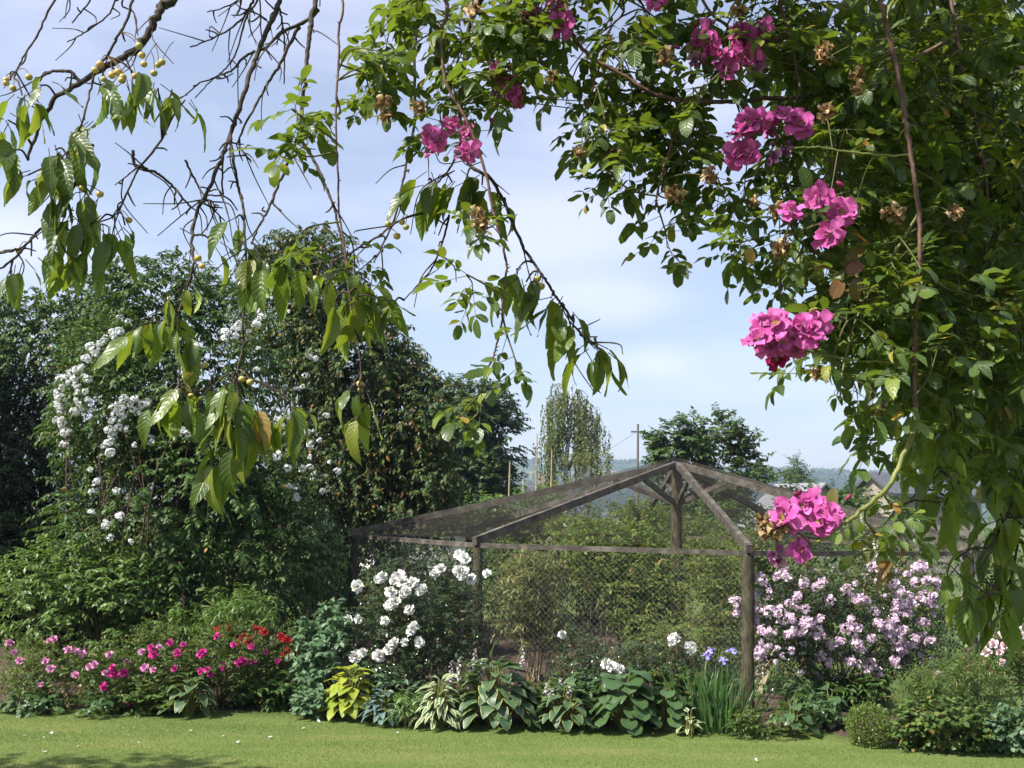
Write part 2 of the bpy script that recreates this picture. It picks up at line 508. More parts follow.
bg = nd(nt, 'ShaderNodeBackground'); bg.inputs[1].default_value = .088
nt.links.new(skyc, bg.inputs[0])
wo = nd(nt, 'ShaderNodeOutputWorld'); nt.links.new(bg.outputs[0], wo.inputs[0])
scene.view_settings.view_transform = 'Standard'
scene.view_settings.look = 'None'
scene.view_settings.exposure = 1.08
scene.view_settings.gamma = 1.0
scene.cycles.max_bounces = 6
scene.cycles.diffuse_bounces = 1
scene.cycles.glossy_bounces = 2
scene.cycles.transmission_bounces = 4
scene.cycles.transparent_max_bounces = 6
scene.cycles.volume_bounces = 0
scene.cycles.use_denoising = True
scene.cycles.caustics_reflective = False
scene.cycles.caustics_refractive = False

# ------------------------------------------------------------------ ground, lawn, bed


def gz(x, y):
    t = np.clip((8.2 - np.asarray(y, float)) / 5.5, 0, 1)
    return .68 * t * t * (3 - 2 * t)


def grass_mat(name, a, b, c, sc=1.0):
    m, nt, N, L = new_mat(name)
    tc = nd(nt, 'ShaderNodeTexCoord')
    n1 = nd(nt, 'ShaderNodeTexNoise'); n1.inputs['Scale'].default_value = .9 * sc; n1.inputs['Detail'].default_value = 6
    mp = nd(nt, 'ShaderNodeMapping'); mp.inputs['Scale'].default_value = (.55, 2.2, 1)
    L.new(tc.outputs['Object'], mp.inputs[0]); L.new(mp.outputs[0], n1.inputs[0])
    n2 = nd(nt, 'ShaderNodeTexNoise'); n2.inputs['Scale'].default_value = 60; n2.inputs['Detail'].default_value = 4
    L.new(tc.outputs['Object'], n2.inputs[0])
    cr = ramp(nt, [(.32, a), (.52, b), (.72, c)]); L.new(n1.outputs[0], cr.inputs[0])
    col = mixc(nt, .35, cr.outputs[0], mixc(nt, n2.outputs[0], (.03, .05, .01), (.2, .22, .08)))
    bs = nd(nt, 'ShaderNodeBsdfPrincipled'); L.new(col, bs.inputs['Base Color']); bs.inputs['Roughness'].default_value = .9
    bs.inputs['Specular IOR Level'].default_value = .1
    bp = nd(nt, 'ShaderNodeBump'); bp.inputs['Strength'].default_value = .6; bp.inputs['Distance'].default_value = .02
    L.new(n2.outputs[0], bp.inputs['Height']); L.new(bp.outputs[0], bs.inputs['Normal'])
    o = nd(nt, 'ShaderNodeOutputMaterial'); L.new(bs.outputs[0], o.inputs[0])
    return m


M['field'] = grass_mat('field_grass', (.035, .065, .018), (.055, .09, .025), (.09, .11, .035), .3)
M['lawn'] = grass_mat('lawn_turf', (.085, .125, .03), (.12, .155, .04), (.19, .19, .07))


def grid(mb, xs, ys, zf, z0=0.0):
    X, Y = np.meshgrid(xs, ys)
    Z = zf(X, Y) + z0
    nx, ny = len(xs), len(ys)
    V = np.stack([X, Y, Z], -1).reshape(-1, 3)
    i = np.arange(ny - 1)[:, None] * nx; j = np.arange(nx - 1)[None]
    mb.add(V, np.stack([i + j, i + j + 1, i + nx + j + 1, i + nx + j], -1).reshape(-1, 4))


mb = MB()
xs = np.concatenate([np.linspace(-3600, -60, 16), np.linspace(-40, 40, 41), np.linspace(60, 3600, 16)])
ys = np.concatenate([np.linspace(-300, -10, 6), np.linspace(-6, 40, 47), np.linspace(60, 4200, 26)])
grid(mb, xs, ys, lambda x, y: gz(x, y))
struct(mb.build('ground', M['field']))

EDGE_PX = [(-220, 712), (-60, 712), (0, 712), (120, 712), (240, 713), (330, 716), (420, 723), (500, 727), (600, 728), (720, 729), (810, 729), (850, 733), (862, 744), (890, 748), (960, 748), (1060, 750), (1200, 752)]
EDGE = np.array([G(a, b)[:2] for a, b in EDGE_PX])
EDGE = EDGE[np.argsort(EDGE[:, 0])]


def edge_y(x):
    return np.interp(x, EDGE[:, 0], EDGE[:, 1])


# soil of the bed, a low mound
mb = MB()
xs = np.linspace(-9.5, 9.5, 191)
def soil_z(x, y):
    d = y - edge_y(x)
    h = .05 * np.clip(d / .4, 0, 1) - .035 * np.clip(-d / .1, 0, 1)
    return .014 + h + .012 * np.sin(x * 31 + y * 17) * np.sin(x * 13 - y * 29) * np.clip(d / .1, 0, 1)
V = []
nr = 40
for k in range(nr):
    yy = edge_y(xs) - .1 + (2.2 + .25 * np.sin(xs * .9) + 9.0 / (1 + np.exp((xs - 2.3) * 4))) * (k / (nr - 1)) ** 1.6
    V.append(np.stack([xs, yy, soil_z(xs, yy)], -1))
V = np.array(V)
V[-1, :, 2] = -.02
nx = len(xs)
i = np.arange(nr - 1)[:, None] * nx; j = np.arange(nx - 1)[None]
mb.add(V.reshape(-1, 3), np.stack([i + j, i + j + 1, i + nx + j + 1, i + nx + j], -1).reshape(-1, 4))
struct(mb.build('flower_bed_soil', M['soil']))

# lawn sheet up to the bed's edge
mb = MB()
V = []
nr = 60
xl = np.linspace(-14, 14, 141)
for k in range(nr):
    f = (k / (nr - 1)) ** .8
    yy = -3 + (edge_y(xl) + .03 * np.sin(xl * 5.1) * .4 + 3) * f
    V.append(np.stack([xl, yy, gz(xl, yy) + .022], -1))
V = np.array(V); V[-1, :, 2] = -.01
V[-2, :, 1] = V[-1, :, 1] - .02
nx = len(xl)
i = np.arange(nr - 1)[:, None] * nx; j = np.arange(nx - 1)[None]
mb.add(V.reshape(-1, 3), np.stack([i + j, i + j + 1, i + nx + j + 1, i + nx + j], -1).reshape(-1, 4))
struct(mb.build('lawn', M['lawn']))

# mown grass blades over the part of the lawn near the bed
n = 420000
gx = R.uniform(-7.2, 7.2, n)
gy = edge_y(gx) - .015 - R.uniform(0, 1, n) ** 1.2 * 3.6 + R.normal(size=n) * .012
base = np.stack([gx, gy, np.full(n, .02)], -1)
hgt = R.uniform(.008, .020, n) * (1 + .2 * np.sin(gx * 1.7) * np.sin(gy * 5))
lean = R.normal(size=(n, 3)) * .45; lean[:, 2] = 1
tipv = base + norm(lean) * hgt[:, None]
side = norm(np.cross(lean, R.normal(size=(n, 3)))) * .0022
V = np.stack([base - side, base + side, tipv], 1).reshape(-1, 3)
Fq = np.arange(n * 3).reshape(-1, 3)
M['blade'] = leaf_mat('grass_blade', [(0, (.064, .132, .022)), (.5, (.098, .178, .036)), (.88, (.145, .215, .052)), (1, (.25, .26, .11))], (.3, .4, .06), .3, .5, .3)
nt = M['blade'].node_tree
for lk in list(nt.links):
    if lk.from_node.type == 'VALTORGB':
        src = lk.from_socket; dsts = lk.to_socket
        tcn = nd(nt, 'ShaderNodeTexCoord'); mpn = nd(nt, 'ShaderNodeMapping'); mpn.inputs['Scale'].default_value = (.7, 4.5, 1)
        nn = nd(nt, 'ShaderNodeTexNoise'); nn.inputs['Scale'].default_value = 1.1; nn.inputs['Detail'].default_value = 5
        nt.links.new(tcn.outputs['Object'], mpn.inputs[0]); nt.links.new(mpn.outputs[0], nn.inputs[0])
        rr_ = ramp(nt, [(.34, (.72, .85, .7)), (.5, (1, 1, 1)), (.66, (1.4, 1.18, 1.45))]); nt.links.new(nn.outputs[0], rr_.inputs[0])
        mm = mixc(nt, 1.0, src, rr_.outputs[0], 'MULTIPLY')
        if not any(l.from_node == mm.node for l in dsts.links): nt.links.new(mm, dsts)
        break
mb = MB().add(V, Fq)
go = mb.build('grass', M['blade'], smooth=False)
go["kind"] = "stuff"; tag(go, 'short mown grass blades of the sunlit lawn', 'grass')

# ------------------------------------------------------------------ plants: shared builders
# a lobe: (px, py, half width px, half height px, depth m, half depth m)


def lobe_points(lobes, n, shell=.5, zmin=.04):
    lb = np.array(lobes, float)
    wgt = (lb[:, 2] * lb[:, 3] * lb[:, 4] ** 2) ** .9
    k = R.choice(len(lb), n, p=wgt / wgt.sum())
    q = norm(R.normal(size=(n, 3)))
    r = 1 - shell * R.uniform(0, 1, n) ** 1.6
    q = q * r[:, None]
    l = lb[k]
    pts = PV(l[:, 0] + q[:, 0] * l[:, 2], l[:, 1] + q[:, 1] * l[:, 3], l[:, 4] + q[:, 2] * l[:, 5])
    cen = PV(l[:, 0], l[:, 1], l[:, 4])
    out = norm(pts - cen)
    ok = pts[:, 2] > zmin
    return pts[ok], out[ok]


def clump_mask(pts, amount, scale=2.2, seed=0):
    r = np.random.default_rng(seed)
    v = np.zeros(len(pts))
    for _ in range(5):
        k = r.normal(size=3) * scale
        v += np.sin(pts @ k + r.uniform(0, 6))
    return v / 2.2 > -1.2 + amount * 1.4 + R.normal(size=len(pts)) * .25


def front_depth(lobes, px, py, inset=.0):
    best = None
    for (cx, cy, rx, ry, d, rd) in lobes:
        u = ((px - cx) / rx) ** 2 + ((py - cy) / ry) ** 2
        if u < 1.25:
            dd = d - rd * math.sqrt(max(0, 1 - u))
            if best is None or dd < best: best = dd
    if best is None:
        best = min(l[4] for l in lobes)
    return best - inset


def spray_leaves(pts, out, L, n, droop, jit=.35, up=.3, leafdroop=.5):
    """n leaves down each side of a little arching twig at every point"""
    N = len(pts)
    d = norm(out + rnd(N, jit) + UPV * up)
    t = (np.arange(n) + .6) / n
    ll = L * R.uniform(.6, 1.25, N)
    pos = pts[:, None] + d[:, None] * (ll[:, None] * t)[..., None] + DOWN * ((ll[:, None] * t ** 2) * droop)[..., None]
    sd = norm(np.cross(d, UPV + rnd(N, .15)))
    sgn = np.where(np.arange(n) % 2 == 0, 1.0, -1.0)
    ld = d[:, None] * .55 + sd[:, None] * sgn[None, :, None] * .8 + DOWN * leafdroop + R.normal(size=(N, n, 3)) * .28
    upv = UPV + d[:, None] * .25 + R.normal(size=(N, n, 3)) * .3
    tw0, tw1 = pts, pos[:, -1]
    return pos.reshape(-1, 3), ld.reshape(-1, 3), upv.reshape(-1, 3), tw0, tw1


def stems_to(mb, base, pts, n, r0, r1=.004, spread=.15, sag=.15, sides=5, up=.55):
    if len(pts) == 0: return
    ix = R.choice(len(pts), min(n, len(pts)), replace=False)
    for k in ix:
        b = np.array(base) + np.array([R.normal() * spread, R.normal() * spread * .6, -.03])
        e = pts[k]
        m1 = b + (e - b) * .4 + UPV * np.linalg.norm(e - b) * .12 * up + rnd(1, .05 * np.linalg.norm(e - b))[0]
        c = catmull([b, m1, e], 5)
        tube(mb, c, np.linspace(r0, r1, len(c)), sides)


def flower(rings, seed, segs=2, cross=2, shape='petal', wave=.12):
    """rings: (count, tilt from the axis deg, length, width, start radius, start height)"""
    r = np.random.default_rng(seed)
    mb = MB()
    for (n, tilt, L, W, r0, z0) in rings:
        for i in range(n):
            a = (i + r.uniform(-.25, .25)) / n * 2 * math.pi + z0 * 50
            tl = math.radians(tilt + r.normal() * 9)
            rad = np.array([math.cos(a), math.sin(a), 0])
            d = rad * math.sin(tl) + UPV * math.cos(tl)
            nrm = UPV * math.sin(tl) - rad * math.cos(tl)
            V, Fq, U = leaf(L * r.uniform(.85, 1.12), W * r.uniform(.85, 1.15), shape, segs, cross, .12, r.normal() * .35 + (.4 if tilt > 50 else -.3), wave, 0, seed=int(r.integers(1e6)))
            m = frames(d[None], nrm[None])[0]
            mb.add(V @ m.T + rad * r0 + UPV * z0, Fq, U)
    return mb


def round_head(rad, n, psize, seed, flat=.8):
    """a loose head of small flowers"""
    r = np.random.default_rng(seed)
    mb = MB()
    for i in range(n):
        q = r.normal(size=3); q /= np.linalg.norm(q)
        q[2] = abs(q[2]) * .9 + .05 if r.uniform() < .8 else q[2]
        c = q * rad * r.uniform(.7, 1.0) * np.array([1, 1, flat])
        q2 = q + r.normal(size=3) * .3; q2 /= np.linalg.norm(q2)
        fm = flower([(5, 68, psize, psize * 1.0, .001, 0)], int(r.integers(1e6)), 2, 2, wave=.15)
        z = q2; x = np.cross(z, [0.3, .5, .8]); x /= np.linalg.norm(x); y = np.cross(z, x)
        m = np.stack([x, y, z], -1)
        for V, Fq, U in zip(fm.V, fm.F, fm.U):
            mb.V.append(V @ m.T + c)
        for Fq, U in zip(fm.F, fm.U):
            mb.F.append(Fq + mb.n); mb.U.append(U)
        mb.n += fm.n
    return mb


TO_CAM = lambda p: norm((EYE - np.asarray(p))[None])[0]
SUNV = np.array(sun_vec)

LEAF_MID = [leaf(.085, .042, 'ovate', 3, 2, .3, .5, .05, seed=i) for i in range(4)]
LEAF_SMALL = [leaf(.05, .028, 'ovate', 2, 2, .3, .4, .05, seed=i) for i in range(4)]
LEAF_ROUND = [leaf(.07, .055, 'oval', 3, 2, .2, .4, .08, seed=i) for i in range(4)]
LEAF_LANCE = [leaf(.11, .02, 'lance', 3, 2, .25, .6, .04, seed=i) for i in range(4)]
DIAM = [diamond(.12, .07)]


def plant(name, label, cat, lobes, base, leaves, nspray, mat, spray=(.22, 8), droop=.4, stems=14, stem_r=.012, stem_mat='twig', shell=.6,
          clump=.25, group=None, up=.3, size=1.0, ldroop=.5, spread=.12, fname='foliage', clump_scale=2.2, seed=0, trunk=None, sname='stems', limb_r1=.004):
    root = thing(name, label, cat, base, group)
    pts, out = lobe_points(lobes, nspray, shell)
    k = clump_mask(pts, clump, clump_scale, seed)
    pts, out = pts[k], out[k]
    pos, ld, upv, t0, t1 = spray_leaves(pts, out, spray[0], spray[1], droop, up=up, leafdroop=ldroop)
    ok = pos[:, 2] > .03
    mbf = MB()
    scatter(mbf, leaves, pos[ok], ld[ok], upv[ok], size * R.uniform(.65, 1.2, ok.sum()))
    mbf.build(fname, mat, root)
    mbs = MB()
    if trunk:
        top, r0, r1 = trunk
        b = np.array(base, float); top = np.array(top, float)
        c = catmull([b - UPV * .1, b + (top - b) * .35 + rnd(1, .08)[0] * [1, 1, 0], b + (top - b) * .7 + rnd(1, .08)[0] * [1, 1, 0], top], 6)
        rr = np.linspace(r0, r1, len(c)); rr[0] *= 1.5; rr[1] *= 1.2
        mbt = MB(); tube(mbt, c, rr, 10, .03)
        mbt.build('trunk', M[stem_mat], root)
        inner = pts[R.choice(len(pts), min(stems, len(pts)), replace=False)]
        for e in inner:
            s = c[R.integers(len(c) // 3, len(c))]
            m1 = s + (e - s) * .5 + UPV * .12 * np.linalg.norm(e - s) + rnd(1, .06 * np.linalg.norm(e - s))[0]
            cc = catmull([s, m1, e], 5)
            tube(mbs, cc, np.linspace(r1 * .7, limb_r1, len(cc)), 5)
        sname = 'limbs'
    else:
        stems_to(mbs, base, pts, stems, stem_r, limb_r1, spread)
    sel = R.uniform(size=len(t0)) < .7
    if clump > .1: wires(mbs, t0[sel], t1[sel], limb_r1 * .8, limb_r1 * .3)
    mbs.build(sname, M[stem_mat], root)
    return root


def greens(*c):
    return [(i / (len(c) - 1), x) for i, x in enumerate(c)]


M['tree_leaf'] = leaf_mat('garden_tree_leaf', [(0, (.022, .052, .013)), (.5, (.042, .088, .018)), (.93, (.075, .13, .028)), (.985, (.13, .15, .03)), (1, (.28, .14, .03))], (.18, .31, .03), .2, .5, .25)
M['tree_leaf_warm'] = leaf_mat('bronzed_tree_leaf', [(0, (.022, .045, .010)), (.6, (.042, .075, .016)), (.9, (.07, .10, .02)), (.96, (.17, .10, .025)), (1, (.26, .12, .03))], (.16, .22, .02), .2, .5, .25)
M['shade_toned_needle'] = leaf_mat('shade_toned_needle', greens((.005, .009, .004), (.009, .016, .007)), (.02, .03, .01), .03, .9, .02)  # needle colour darkened to stand in for deep shade at the left
M['far_leaf'] = leaf_mat('far_tree_leaf', greens((.04, .075, .03), (.065, .105, .04), (.09, .135, .05)), (.16, .25, .06), .25, .5, .3)
M['far_leaf_bright'] = leaf_mat('walnut_leaf', greens((.03, .06, .02), (.055, .10, .03), (.1, .15, .04)), (.16, .26, .04), .25, .5, .3)
M['birch_leaf'] = leaf_mat('birch_leaf', greens((.07, .10, .035), (.11, .14, .05), (.16, .18, .07)), (.2, .28, .06), .35, .5, .3)
M['fresh_leaf'] = leaf_mat('fresh_green_leaf', greens((.05, .10, .02), (.09, .16, .035), (.13, .2, .05)), (.25, .4, .05), .33, .4, .4)
M['bush_leaf'] = leaf_mat('rose_bush_leaf', [(0, (.035, .07, .016)), (.6, (.065, .115, .024)), (.9, (.12, .165, .034)), (1, (.2, .1, .03))], (.24, .34, .03), .28, .46, .3)
M['gloss_leaf'] = leaf_mat('glossy_rose_leaf', [(0, (.022, .045, .02)), (.7, (.04, .075, .028)), (.93, (.06, .09, .03)), (1, (.18, .06, .03))], (.14, .22, .03), .2, .22, .6)
M['fruit_leaf'] = leaf_mat('fruit_bush_leaf', [(0, (.05, .09, .018)), (.5, (.085, .13, .026)), (.85, (.14, .17, .035)), (1, (.24, .15, .035))], (.24, .32, .04), .3, .5, .3)
M['berry_leaf'] = leaf_mat('berry_leaf', [(0, (.05, .10, .02)), (.6, (.10, .16, .03)), (.9, (.16, .19, .04)), (1, (.26, .16, .05))], (.26, .36, .04), .3, .5, .3)
M['bamboo_leaf'] = leaf_mat('cane_leaf', [(0, (.075, .11, .025)), (.6, (.13, .16, .04)), (1, (.24, .2, .08))], (.25, .28, .07), .3, .45, .4)
M['mint_leaf'] = leaf_mat('grey_green_leaf', greens((.05, .10, .05), (.085, .15, .075), (.12, .2, .10)), (.2, .33, .1), .28, .5, .35)
M['hosta'] = leaf_mat('hosta_leaf', greens((.045, .09, .045), (.07, .12, .055)), (.2, .32, .06), .25, .42, .4, veins=.2, margin=((.34, .38, .13), .86))
M['hosta_pale'] = leaf_mat('pale_hosta_leaf', greens((.10, .16, .07), (.16, .22, .10)), (.3, .4, .1), .28, .45, .4, veins=.2, margin=((.5, .54, .32), .5))
M['hosta_lime'] = leaf_mat('lime_hosta_leaf', greens((.19, .26, .03), (.31, .34, .045)), (.55, .6, .04), .33, .45, .35, veins=.2)
M['hosta_blue'] = leaf_mat('blue_hosta_leaf', greens((.07, .12, .11), (.11, .17, .155)), (.15, .25, .12), .2, .5, .35, veins=.2)
M['round_leaf'] = leaf_mat('round_leaf', greens((.04, .085, .03), (.07, .125, .045)), (.2, .3, .05), .25, .35, .45, veins=.25)
M['iris_leaf'] = leaf_mat('iris_blade', greens((.035, .085, .025), (.07, .14, .04)), (.2, .36, .05), .3, .4, .4)
M['box_leaf'] = leaf_mat('box_leaf', greens((.06, .10, .02), (.10, .15, .03), (.16, .2, .045)), (.25, .33, .04), .25, .35, .4)

# ------------------------------------------------------------------ distance: hills, woods, houses, poles
def fbm(x, seed, s):
    r = np.random.default_rng(seed)
    v = 0
    for k in range(5):
        v = v + np.sin(x * s * 2 ** k + r.uniform(0, 6)) / 2 ** k
    return v


def ridge_h(x):
    return 28.5 + 1.6 * fbm(x, 3, .006) + .5 * fbm(x, 4, .03) - 3.0 * np.clip(x / 300, 0, 1)


HS = 2.6


def hill_z(x, y):
    x = x / HS; y = y / HS
    return HS * hill_base(x, y)


def hill_base(x, y):
    t = np.clip((y - 260) / 420, 0, 1)
    tb = np.clip((y - 700) / 500, 0, 1)
    return -2 + (ridge_h(x) + 2) * (t * t * (3 - 2 * t)) * (1 - .4 * tb) + .6 * np.sin(x * .021 + y * .013) * t


mb = MB()
grid(mb, HS * np.linspace(-700, 900, 161), HS * np.linspace(240, 1150, 92), hill_z)


def hill_mat():
    m, nt, N, L = new_mat('hill_fields')
    tc = nd(nt, 'ShaderNodeTexCoord')
    mp = nd(nt, 'ShaderNodeMapping'); mp.inputs['Scale'].default_value = (.0042, .0085, .0)
    L.new(tc.outputs['Object'], mp.inputs[0])
    vo = nd(nt, 'ShaderNodeTexVoronoi'); vo.inputs['Scale'].default_value = 1.0; vo.inputs['Randomness'].default_value = .8
    L.new(mp.outputs[0], vo.inputs[0])
    sp = nd(nt, 'ShaderNodeSeparateColor'); L.new(vo.outputs['Color'], sp.inputs[0])
    cr = ramp(nt, [(0, (.015, .028, .013)), (.35, (.03, .055, .02)), (.55, (.06, .08, .03)), (.7, (.02, .035, .016)), (.9, (.15, .14, .07))], 'CONSTANT')
    L.new(sp.outputs[0], cr.inputs[0])
    v2 = nd(nt, 'ShaderNodeTexVoronoi'); v2.feature = 'DISTANCE_TO_EDGE'; v2.inputs['Randomness'].default_value = .8
    L.new(mp.outputs[0], v2.inputs[0])
    h = ramp(nt, [(.0, (1, 1, 1)), (.05, (0, 0, 0))]); L.new(v2.outputs['Distance'], h.inputs[0])
    col = mixc(nt, h.outputs[0], cr.outputs[0], (.018, .03, .014))
    b = nd(nt, 'ShaderNodeBsdfPrincipled'); L.new(col, b.inputs['Base Color']); b.inputs['Roughness'].default_value = .95
    b.inputs['Specular IOR Level'].default_value = .05
    o = nd(nt, 'ShaderNodeOutputMaterial'); L.new(b.outputs[0], o.inputs[0])
    return m


struct(mb.build('hills', hill_mat()))

# woods on the far hill, one mass
mb = MB()
pts = []
for k in range(1500):
    if k < 600:
        y = R.uniform(630, 720); x = R.uniform(-120, 420)
    else:
        y = R.uniform(300, 640); x = R.uniform(-.1, .5) * y
        if math.sin(x * .02 + 1) * math.sin(y * .03 + x * .004) < .1: continue
    pts.append((x * HS, y * HS))
lp = [diamond(1.5 * HS, 1.2 * HS)]
for (x, y) in pts:
    z = float(hill_z(np.array(x), np.array(y)))
    h = R.uniform(1.2, 2.6) * HS
    q = norm(R.normal(size=(26, 3)))
    q[:, 2] = np.abs(q[:, 2]) * 1.0
    p = q * np.array([h * .6, h * .6, h]) + np.array([x, y, z - .3])
    scatter(mb, lp, p, q + rnd(26, .4), rnd(26) + UPV, R.uniform(.8, 1.5, 26))
wd = mb.build('woodland', M['far_leaf'])
wd["kind"] = "stuff"; tag(wd, 'far hazy woodland along the hill ridge on the horizon', 'woods')


def house(name, label, cat, c, wd, dp, eave, ridge, rot, wall, roof, windows=(), group=None, axis='x', base=-1.0):
    root = thing(name, label, cat, (c[0], c[1], 0), group)
    rm = np.array(Matrix.Rotation(math.radians(rot), 3, 'Z'))
    tr = lambda v: np.asarray(v) @ rm.T + np.array([c[0], c[1], 0])
    a, b = wd / 2, dp / 2
    V = [[-a, -b, base], [a, -b, base], [a, b, base], [-a, b, base], [-a, -b, eave], [a, -b, eave], [a, b, eave], [-a, b, eave], [-a, 0, ridge - .12], [a, 0, ridge - .12]]
    m_ = MB(); m_.add(tr(V), [[0, 1, 5, 4], [2, 3, 7, 6], [1, 2, 6, 5], [3, 0, 4, 7]])
    m_.add(tr(V), [[5, 6, 9], [7, 4, 8]])
    m_.build('wall', wall, root, False)
    m_ = MB(); o_ = .3; s = (ridge - eave) / b
    for sg in (-1, 1):
        V = [[-a - o_, sg * (b + o_), eave - s * o_], [a + o_, sg * (b + o_), eave - s * o_], [a + o_, 0, ridge], [-a - o_, 0, ridge]]
        V = np.array(V); W = V + np.array([0, 0, -.14])
        m_.add(tr(np.vstack([V, W])), [[0, 1, 2, 3], [7, 6, 5, 4], [0, 4, 5, 1], [1, 5, 6, 2], [3, 7, 4, 0]])
    m_.build('roof', roof, root, False)
    for (x, z, ww, hh, side) in windows:
        m_ = MB()
        if side == 'front': box(m_, (x, -b - .02, z), (ww, .1, hh))
        else: box(m_, (-a - .02, x, z), (.1, ww, hh))
        for q in range(len(m_.V)): m_.V[q] = tr(m_.V[q])
        m_.build('window', M['window'], root, False)
    return root


c = P(538, 500, 70)
hs = house('cottage', 'small slate roofed cottage with chimney, half hidden beyond the cage ridge', 'house', (c[0] - 1.5, c[1]), 5.0, 4.5, 2.6, 4.1, 12, M['wall_stone'], M['slate_dark'], [(1.0, 1.4, .7, .9, 'front')])
m_ = MB(); box(m_, (c[0] + .2, c[1] + .3, 4.2), (.5, .5, 1.2)); m_.build('chimney', M['wall_stone'], hs, False)
c = P(428, 492, 42)
house('white_house', 'white rendered house glimpsed through the dark tree branches', 'house', (c[0], c[1]), 4.2, 4, 3.0, 4.4, 20, M['wall_white'], M['slate'], [(.9, 2.2, .6, .8, 'front')])
c = P(815, 500, 62)
house('barn', 'grey slate roofed barn behind the walnut tree', 'barn', (c[0] - .3, c[1] + 2), 4.2, 7.0, 1.4, 4.3, -68, M['wall_stone'], M['slate'], [(0, 1.2, .7, .7, 'front')])
c = P(893, 490, 50)
house('farm_building', 'brown gabled farm building beside the rose foliage', 'building', (c[0] + 1.1, c[1]), 4.4, 3.0, 3.6, 4.4, 15, M['wall_stone'], M['slate_dark'], [(-1.3, 2.0, .7, .8, 'front')])


def pole(name, label, cat, px, py0, py1, d, r, mat, group=None, extra=None, lean=0.0):
    t = P(px, py0, d)
    root = thing(name, label, cat, (t[0] - lean, t[1], 0), group)
    m_ = MB(); cc = catmull([[t[0] - lean, t[1], -.3], [t[0] - lean * .4, t[1], t[2] * .5], t], 4)
    tube(m_, cc, np.linspace(r * 1.2, r * .8, len(cc)), 6)
    m_.build('shaft', mat, root)
    return root, t


root, t = pole('utility_pole', 'thin wooden utility pole standing left of the walnut tree', 'pole', 638, 424, 0, 70, .09, M['pole'])
m_ = MB(); box(m_, t - np.array([0, 0, .5]), (.9, .1, .1)); m_.build('crossarm', M['pole'], root, False)
m_ = MB(); e = P(560, 452, 110); c2 = np.array([(t - [0, 0, .4]) * (1 - s) + e * s - UPV * 1.0 * 4 * s * (1 - s) for s in np.linspace(0, 1, 12)])
tube(m_, c2, .012, 4); m_.build('cable', M['slate_dark'], root)
pole('bamboo_cane', 'tall thin cane, the tallest one, left of the weeping birch', 'cane', 537, 434, 0, 26, .02, M['cane_stick'], 'canes standing behind the cage')
pole('bamboo_cane', 'short cane behind the cage nearest the tall distant tree', 'cane', 510, 462, 0, 25, .025, M['cane_stick'], 'canes standing behind the cage', lean=.05)
pole('bamboo_cane', 'stubby cane in front of the cottage chimney', 'cane', 523.5, 479, 0, 25.5, .03, M['cane_stick'], 'canes standing behind the cage', lean=-.05)
pole('bamboo_cane', 'cane rising just left of the birch trunk', 'cane', 552, 450, 0, 27, .025, M['cane_stick'], 'canes standing behind the cage', lean=.03)

# ---- distant and middle trees
FAR = [diamond(.3, .18)]
FAR2 = [diamond(.22, .13)]


def far_tree(name, label, cat, lobes, base_px, mat, n, spray, th, tr, protos, size=1.0, group=None, droop=.2, up=.3, clump=.4, limbs=50, cs=1.0, trunkmat='trunk', shell=.75):
    b = P(base_px, 520, lobes[0][4]); b[2] = 0
    top = P(base_px, th, lobes[0][4])
    return plant(name, label, cat, lobes, b, protos, n, mat, spray, droop, stems=limbs, stem_mat=trunkmat, shell=shell, clump=clump, group=group, up=up, size=size,
                 trunk=(top, tr, tr * .3), fname='crown', clump_scale=cs, limb_r1=.012)


far_tree('ash_tree', 'tall open crowned tree with sky showing through, behind the bronzed tree', 'tree',
         [(478, 405, 32, 24, 38, 1.5), (450, 415, 34, 34, 38, 1.8), (490, 440, 30, 30, 38, 1.5), (455, 455, 45, 34, 38, 1.8), (498, 425, 22, 20, 38, 1.0), (485, 480, 30, 30, 38, 1.5), (440, 490, 40, 30, 38, 1.5)],
         474, M['far_leaf'], 3000, (.5, 16), 400, .16, [diamond(.17, .10)], clump=.5, cs=1.6, shell=.9)
far_tree('walnut_tree', 'round crowned green tree rising behind the cage apex', 'tree',
         [(686, 440, 34, 24, 36, 1.3), (712, 432, 26, 18, 36, 1.2), (735, 448, 24, 18, 36, 1.0), (668, 446, 16, 20, 36, .8), (705, 462, 50, 28, 36, 1.6), (748, 470, 20, 14, 36, .8), (700, 500, 50, 26, 36, 1.4)],
         702, M['far_leaf_bright'], 2300, (.45, 15), 440, .12, [diamond(.16, .10)], up=.5, clump=.55, cs=1.8)
far_tree('conifer', 'small dark conifer right of the barn roof ridge', 'tree',
         [(796, 466, 6, 8, 75, .6), (797, 475, 12, 8, 75, .9), (800, 486, 18, 9, 75, 1.2)], 797, M['far_leaf'], 260, (.7, 12), 458, .1, [diamond(.2, .07)], up=.1, clump=0, limbs=20, shell=1)
far_tree('apple_tree', 'loose pale green tree in front of the barn', 'tree',
         [(768, 488, 24, 20, 40, 1.0), (826, 494, 22, 12, 40, 1.0), (800, 504, 55, 14, 40, 1.2), (850, 500, 22, 12, 40, .8)], 790, M['far_leaf_bright'], 900, (.35, 12), 490, .07, [diamond(.14, .08)], clump=.2, limbs=8)
far_tree('leafy_bush', 'pale green bush behind the cage beside the garden canes', 'bush',
         [(515, 508, 28, 16, 24, .6), (540, 498, 22, 10, 24, .5), (480, 515, 30, 16, 24, .6)], 515, M['fresh_leaf'], 420, (.3, 10), 505, .03, [diamond(.1, .06)], clump=.2, limbs=30)
